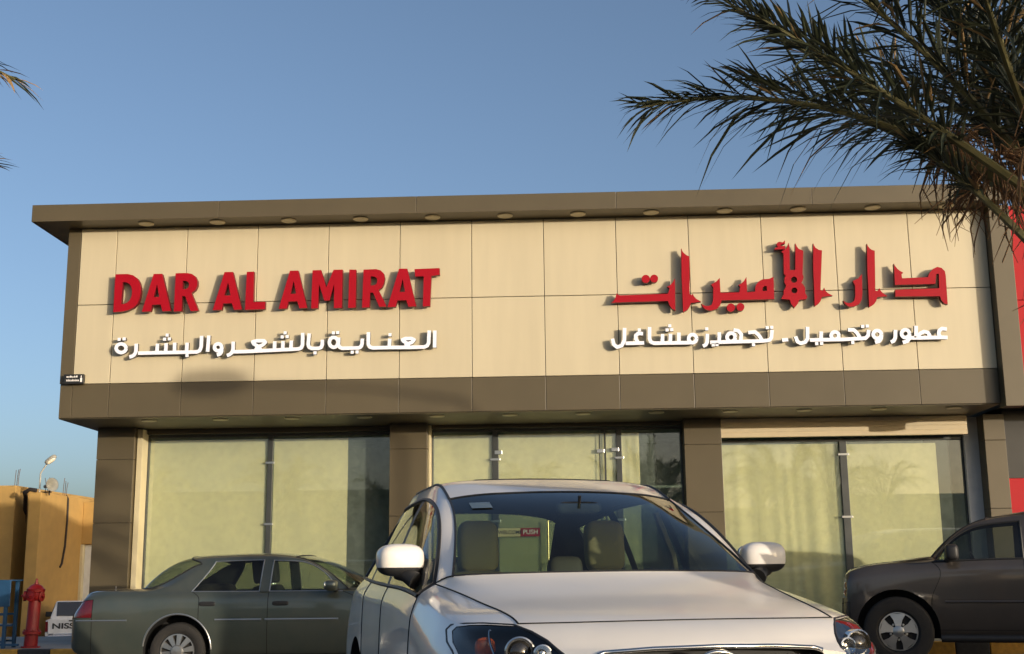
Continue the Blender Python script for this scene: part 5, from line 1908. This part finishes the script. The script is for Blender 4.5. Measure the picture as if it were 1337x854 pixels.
rng = random.Random(11)
PC = Vector((2.66, -12.45, 2.62))
pt_ = thing('date_palm', 'dark green date palm whose fronds hang into the top right corner', 'palm tree', (PC.x, PC.y, 0))
off = Vector((PC.x, PC.y, 0))
palm_trunk(pt_, 0, 0, 0, 2.45, .17, rng)
fibre_clump(pt_, (0.05, 0, 2.55), rng, 200, .18)
FR = [
 [(2.6, -12.5, 2.73), (1.6, -12.7, 3.24), (0.6, -12.9, 3.23)],
 [(2.63, -12.4, 2.8), (1.85, -12.2, 3.51), (0.96, -12.1, 4.24)],
 [(2.59, -12.5, 2.79), (2.0, -12.6, 3.54), (1.3, -12.9, 3.99)],
 [(2.66, -12.3, 2.86), (2.21, -12.9, 3.44), (1.87, -13.5, 3.81)],
 [(2.53, -12.6, 2.78), (2.4, -12.3, 3.62), (1.98, -12.0, 4.63)],
 [(2.64, -12.5, 2.37), (2.16, -12.7, 2.81), (1.81, -12.8, 3.06)],
 [(2.64, -12.4, 2.76), (2.01, -12.0, 3.38), (1.23, -11.6, 3.93)],
 [(2.56, -12.6, 2.74), (1.79, -13.0, 3.12), (1.04, -13.4, 3.42)],
 [(2.59, -12.5, 2.79), (2.58, -12.3, 3.74), (2.73, -12.0, 4.83)],
 [(2.73, -12.2, 2.82), (2.44, -11.7, 3.61), (1.98, -11.2, 4.25)],
 [(2.73, -12.2, 2.82), (2.57, -11.8, 3.65), (2.55, -11.2, 4.72)],
]
for i, f in enumerate(FR):
    q = [Vector(p) - off for p in f]
    ln = (q[1] - q[0]).length + (q[2] - q[1]).length
    frond_mesh(pt_, q[0], q[1], q[2], rng, n=int(42 * ln) + 12, leaf=.44 if ln > 1.2 else .36, r0=.024, sag=.20, start=(.36, .30, .24, .20, .20, .55, .34, .36, .2, .24, .2)[i])
random_fronds(pt_, (0, 0, 2.62), rng, [R(a) for a in (-70, -35, 0, 30, 60, 85, -15)], 2.2, lambda g: g.uniform(42, 72), .42, 70, .024)
random_fronds(pt_, (.05, 0, 2.72), rng, [R(a) for a in (170, 150)], 1.9, lambda g: g.uniform(58, 80), .44, 90, .024)
fibre_clump(pt_, (-.38, -.08, .42 + 2.6), rng, 150, .15)
fibre_clump(pt_, (-.62, -.15, .55 + 2.6), rng, 70, .10)
random_fronds(pt_, (.05, 0, 2.62), rng, [R(a) for a in (-50, -25, -5, 20, 42, 62, 8)], 2.1, lambda g: g.uniform(0, 32), .42, 64, .024)
# dry stalks left from old fruit bunches
for a, b, c in (((2.62, -12.5, 2.7), (2.35, -12.8, 3.05), (2.22, -12.9, 2.75)), ((2.6, -12.4, 2.8), (2.4, -12.3, 3.3), (2.15, -12.3, 3.15)), ((2.63, -12.5, 2.8), (2.5, -12.9, 3.25), (2.3, -13.1, 3.2))):
    m = MB()
    P = bez(Vector(a) - off, Vector(b) - off, Vector(c) - off, 16)
    m.tube(P, [.014 - .0005 * i for i in range(17)], 6)
    for k in range(11):
        o = P[-1 - k % 5]
        e = o + Vector((rng.uniform(-.12, .12), rng.uniform(-.12, .12), -rng.uniform(.15, .38)))
        m.tube([o, (o + e) / 2 + Vector((rng.uniform(-.04, .04), 0, .03)), e], .003, 4)
    m.build('fruit_stalk', 'fibre', pt_, world=False)

rng = random.Random(4)
lp = thing('date_palm', 'palm at the left edge of which only sunlit leaflet tips show against the sky', 'palm tree', (-4.5, -13.2, 0))
palm_trunk(lp, 0, 0, 0, 2.5, .17, rng)
o2 = Vector((-4.5, -13.2, 0))
frond_mesh(lp, Vector((-4.4, -13.2, 2.6)) - o2, Vector((-3.4, -13.1, 3.55)) - o2, Vector((-2.20, -13.0, 3.40)) - o2, rng, n=80, leaf=.42, dry=.5)
frond_mesh(lp, Vector((-4.4, -13.1, 2.6)) - o2, Vector((-3.5, -12.7, 3.3)) - o2, Vector((-2.42, -12.7, 3.10)) - o2, rng, n=80, leaf=.42, dry=.5)
random_fronds(lp, (0, 0, 2.55), rng, [R(a) for a in (40, 75, 105, 140, 170, 200, 230, 260, 290)], 1.9, lambda g: g.uniform(15, 65), .42, 60)

# palms across the road behind the viewer: the windows and the cars mirror them
rng = random.Random(9)
bp = thing('date_palm', 'tall date palm across the road, mirrored in the shop glass', 'palm tree', (-12.5, -34, 0), group='palms across the road')
palm_trunk(bp, 0, 0, 0, 4.4, .2, rng)
random_fronds(bp, (0, 0, 4.45), rng, [i * 2.39996 for i in range(24)], 2.8, lambda g: g.uniform(-5, 70), .5, 44, .03)
for x, y, s in ((-20, -38, 1.0), (-1.2, -35, .95), (10, -40, 1.0), (17, -44, 1.05)):
    c = copy_tree(bp)
    c.location = (x, y, 0)
    c.scale = (s, s, s)
    c.rotation_euler = (0, 0, x)
# low villas across the road
for x0, x1, y, h in ((-70, -34, -64, 5.2), (-33, -10, -60, 6.4), (-9, 16, -62, 5.0), (17, 40, -66, 6.0)):
    t = thing('villa', 'low pale villa across the road behind the viewer', 'building', ((x0 + x1) / 2, y - 5, 0), group='villas across the road')
    m = MB()
    m.box(x0, x1, y - 10, y, -.2, h)
    m.box(x0 - .2, x1 + .2, y - 10.2, y + .2, h, h + .35)
    w = m.build('wall', 'villa', t, bevel=.03)
    n = int((x1 - x0) / 4)
    for i in range(n):
        a = x0 + 1.5 + i * 4
        m = MB()
        m.box(a, a + 1.4, y + .002, y + .06, 1.2, 2.6)
        m.build('window', 'alu_dark', t)
# two unseen palms, added to shade the near palm and the end pillar
rng = random.Random(15)
vp = thing('date_palm', 'unseen bushy date palm to the right, added to cast shade', 'palm tree', (7.1, -17.4, 0), group='palms added for shade')
palm_trunk(vp, 0, 0, 0, 3.4, .2, rng)
random_fronds(vp, (0, 0, 3.45), rng, [i * 2.39996 for i in range(26)], 2.3, lambda g: g.uniform(-20, 65), .46, 60, .028)
c = copy_tree(vp)
c.location = (7.6, -12.9, 0)
c.scale = (.72, .72, .92)
c.rotation_euler = (0, 0, 1.3)
# unseen lamp post, added so its head throws a soft shadow on the fascia
t = thing('street_lamp', 'unseen grey lamp post with one long arm, added to cast a shadow on the fascia', 'lamp', (17.8, -16.9, 0))
m = MB()
m.tube([(17.8, -16.9, 0), (17.8, -16.9, 5.6), (17.5, -16.9, 5.95), (16.0, -16.85, 6.15), (14.0, -16.75, 6.25)], [.07, .05, .045, .035, .03], 10)
m.build('pole', 'alu', t, smooth=60)
m = MB()
m.sellip((13.5, -16.7, 6.26), (.48, .22, .20), .7, 24, 12)
m.build('lamp_head', 'horn', t, smooth=60)

# unseen row of clipped greenery, added to keep low sun off the parked cars
def hedge(x0, x1, y, h, w):
    rg = random.Random(21)
    t = thing('hedge', 'unseen row of tall clipped greenery, added to shade the parked cars', 'hedge', ((x0 + x1) / 2, y, 0))
    m = MB()
    m.box(x0, x1, y - w * .38, y + w * .38, 0, h - .12)
    m.build('stems', 'trunk', t)
    m = MB()
    for i in range(9000):
        f = rg.random()
        x = rg.uniform(x0, x1)
        if f < .35:
            c = Vector((x, y + w * .5 * rg.uniform(.8, 1.05), rg.uniform(.05, h)))
        elif f < .7:
            c = Vector((x, y - w * .5 * rg.uniform(.8, 1.05), rg.uniform(.05, h)))
        else:
            c = Vector((x, y + rg.uniform(-.5, .5) * w, h - .1 + rg.gauss(0, .06) + .05 * math.sin(x * 2.1)))
        d = Vector((rg.gauss(0, 1), rg.gauss(0, 1), rg.gauss(0, 1))).normalized()
        e = d.orthogonal().normalized()
        q = d.cross(e)
        a = rg.uniform(.03, .06)
        m.add([c - e * a, c + q * a * .5, c + e * a, c - q * a * .5], [(0, 1, 2, 3)])
    m.build('leaves', 'frond', t, fix=False)
hedge(5.4, 22, -11.2, 2.22, 1.1)
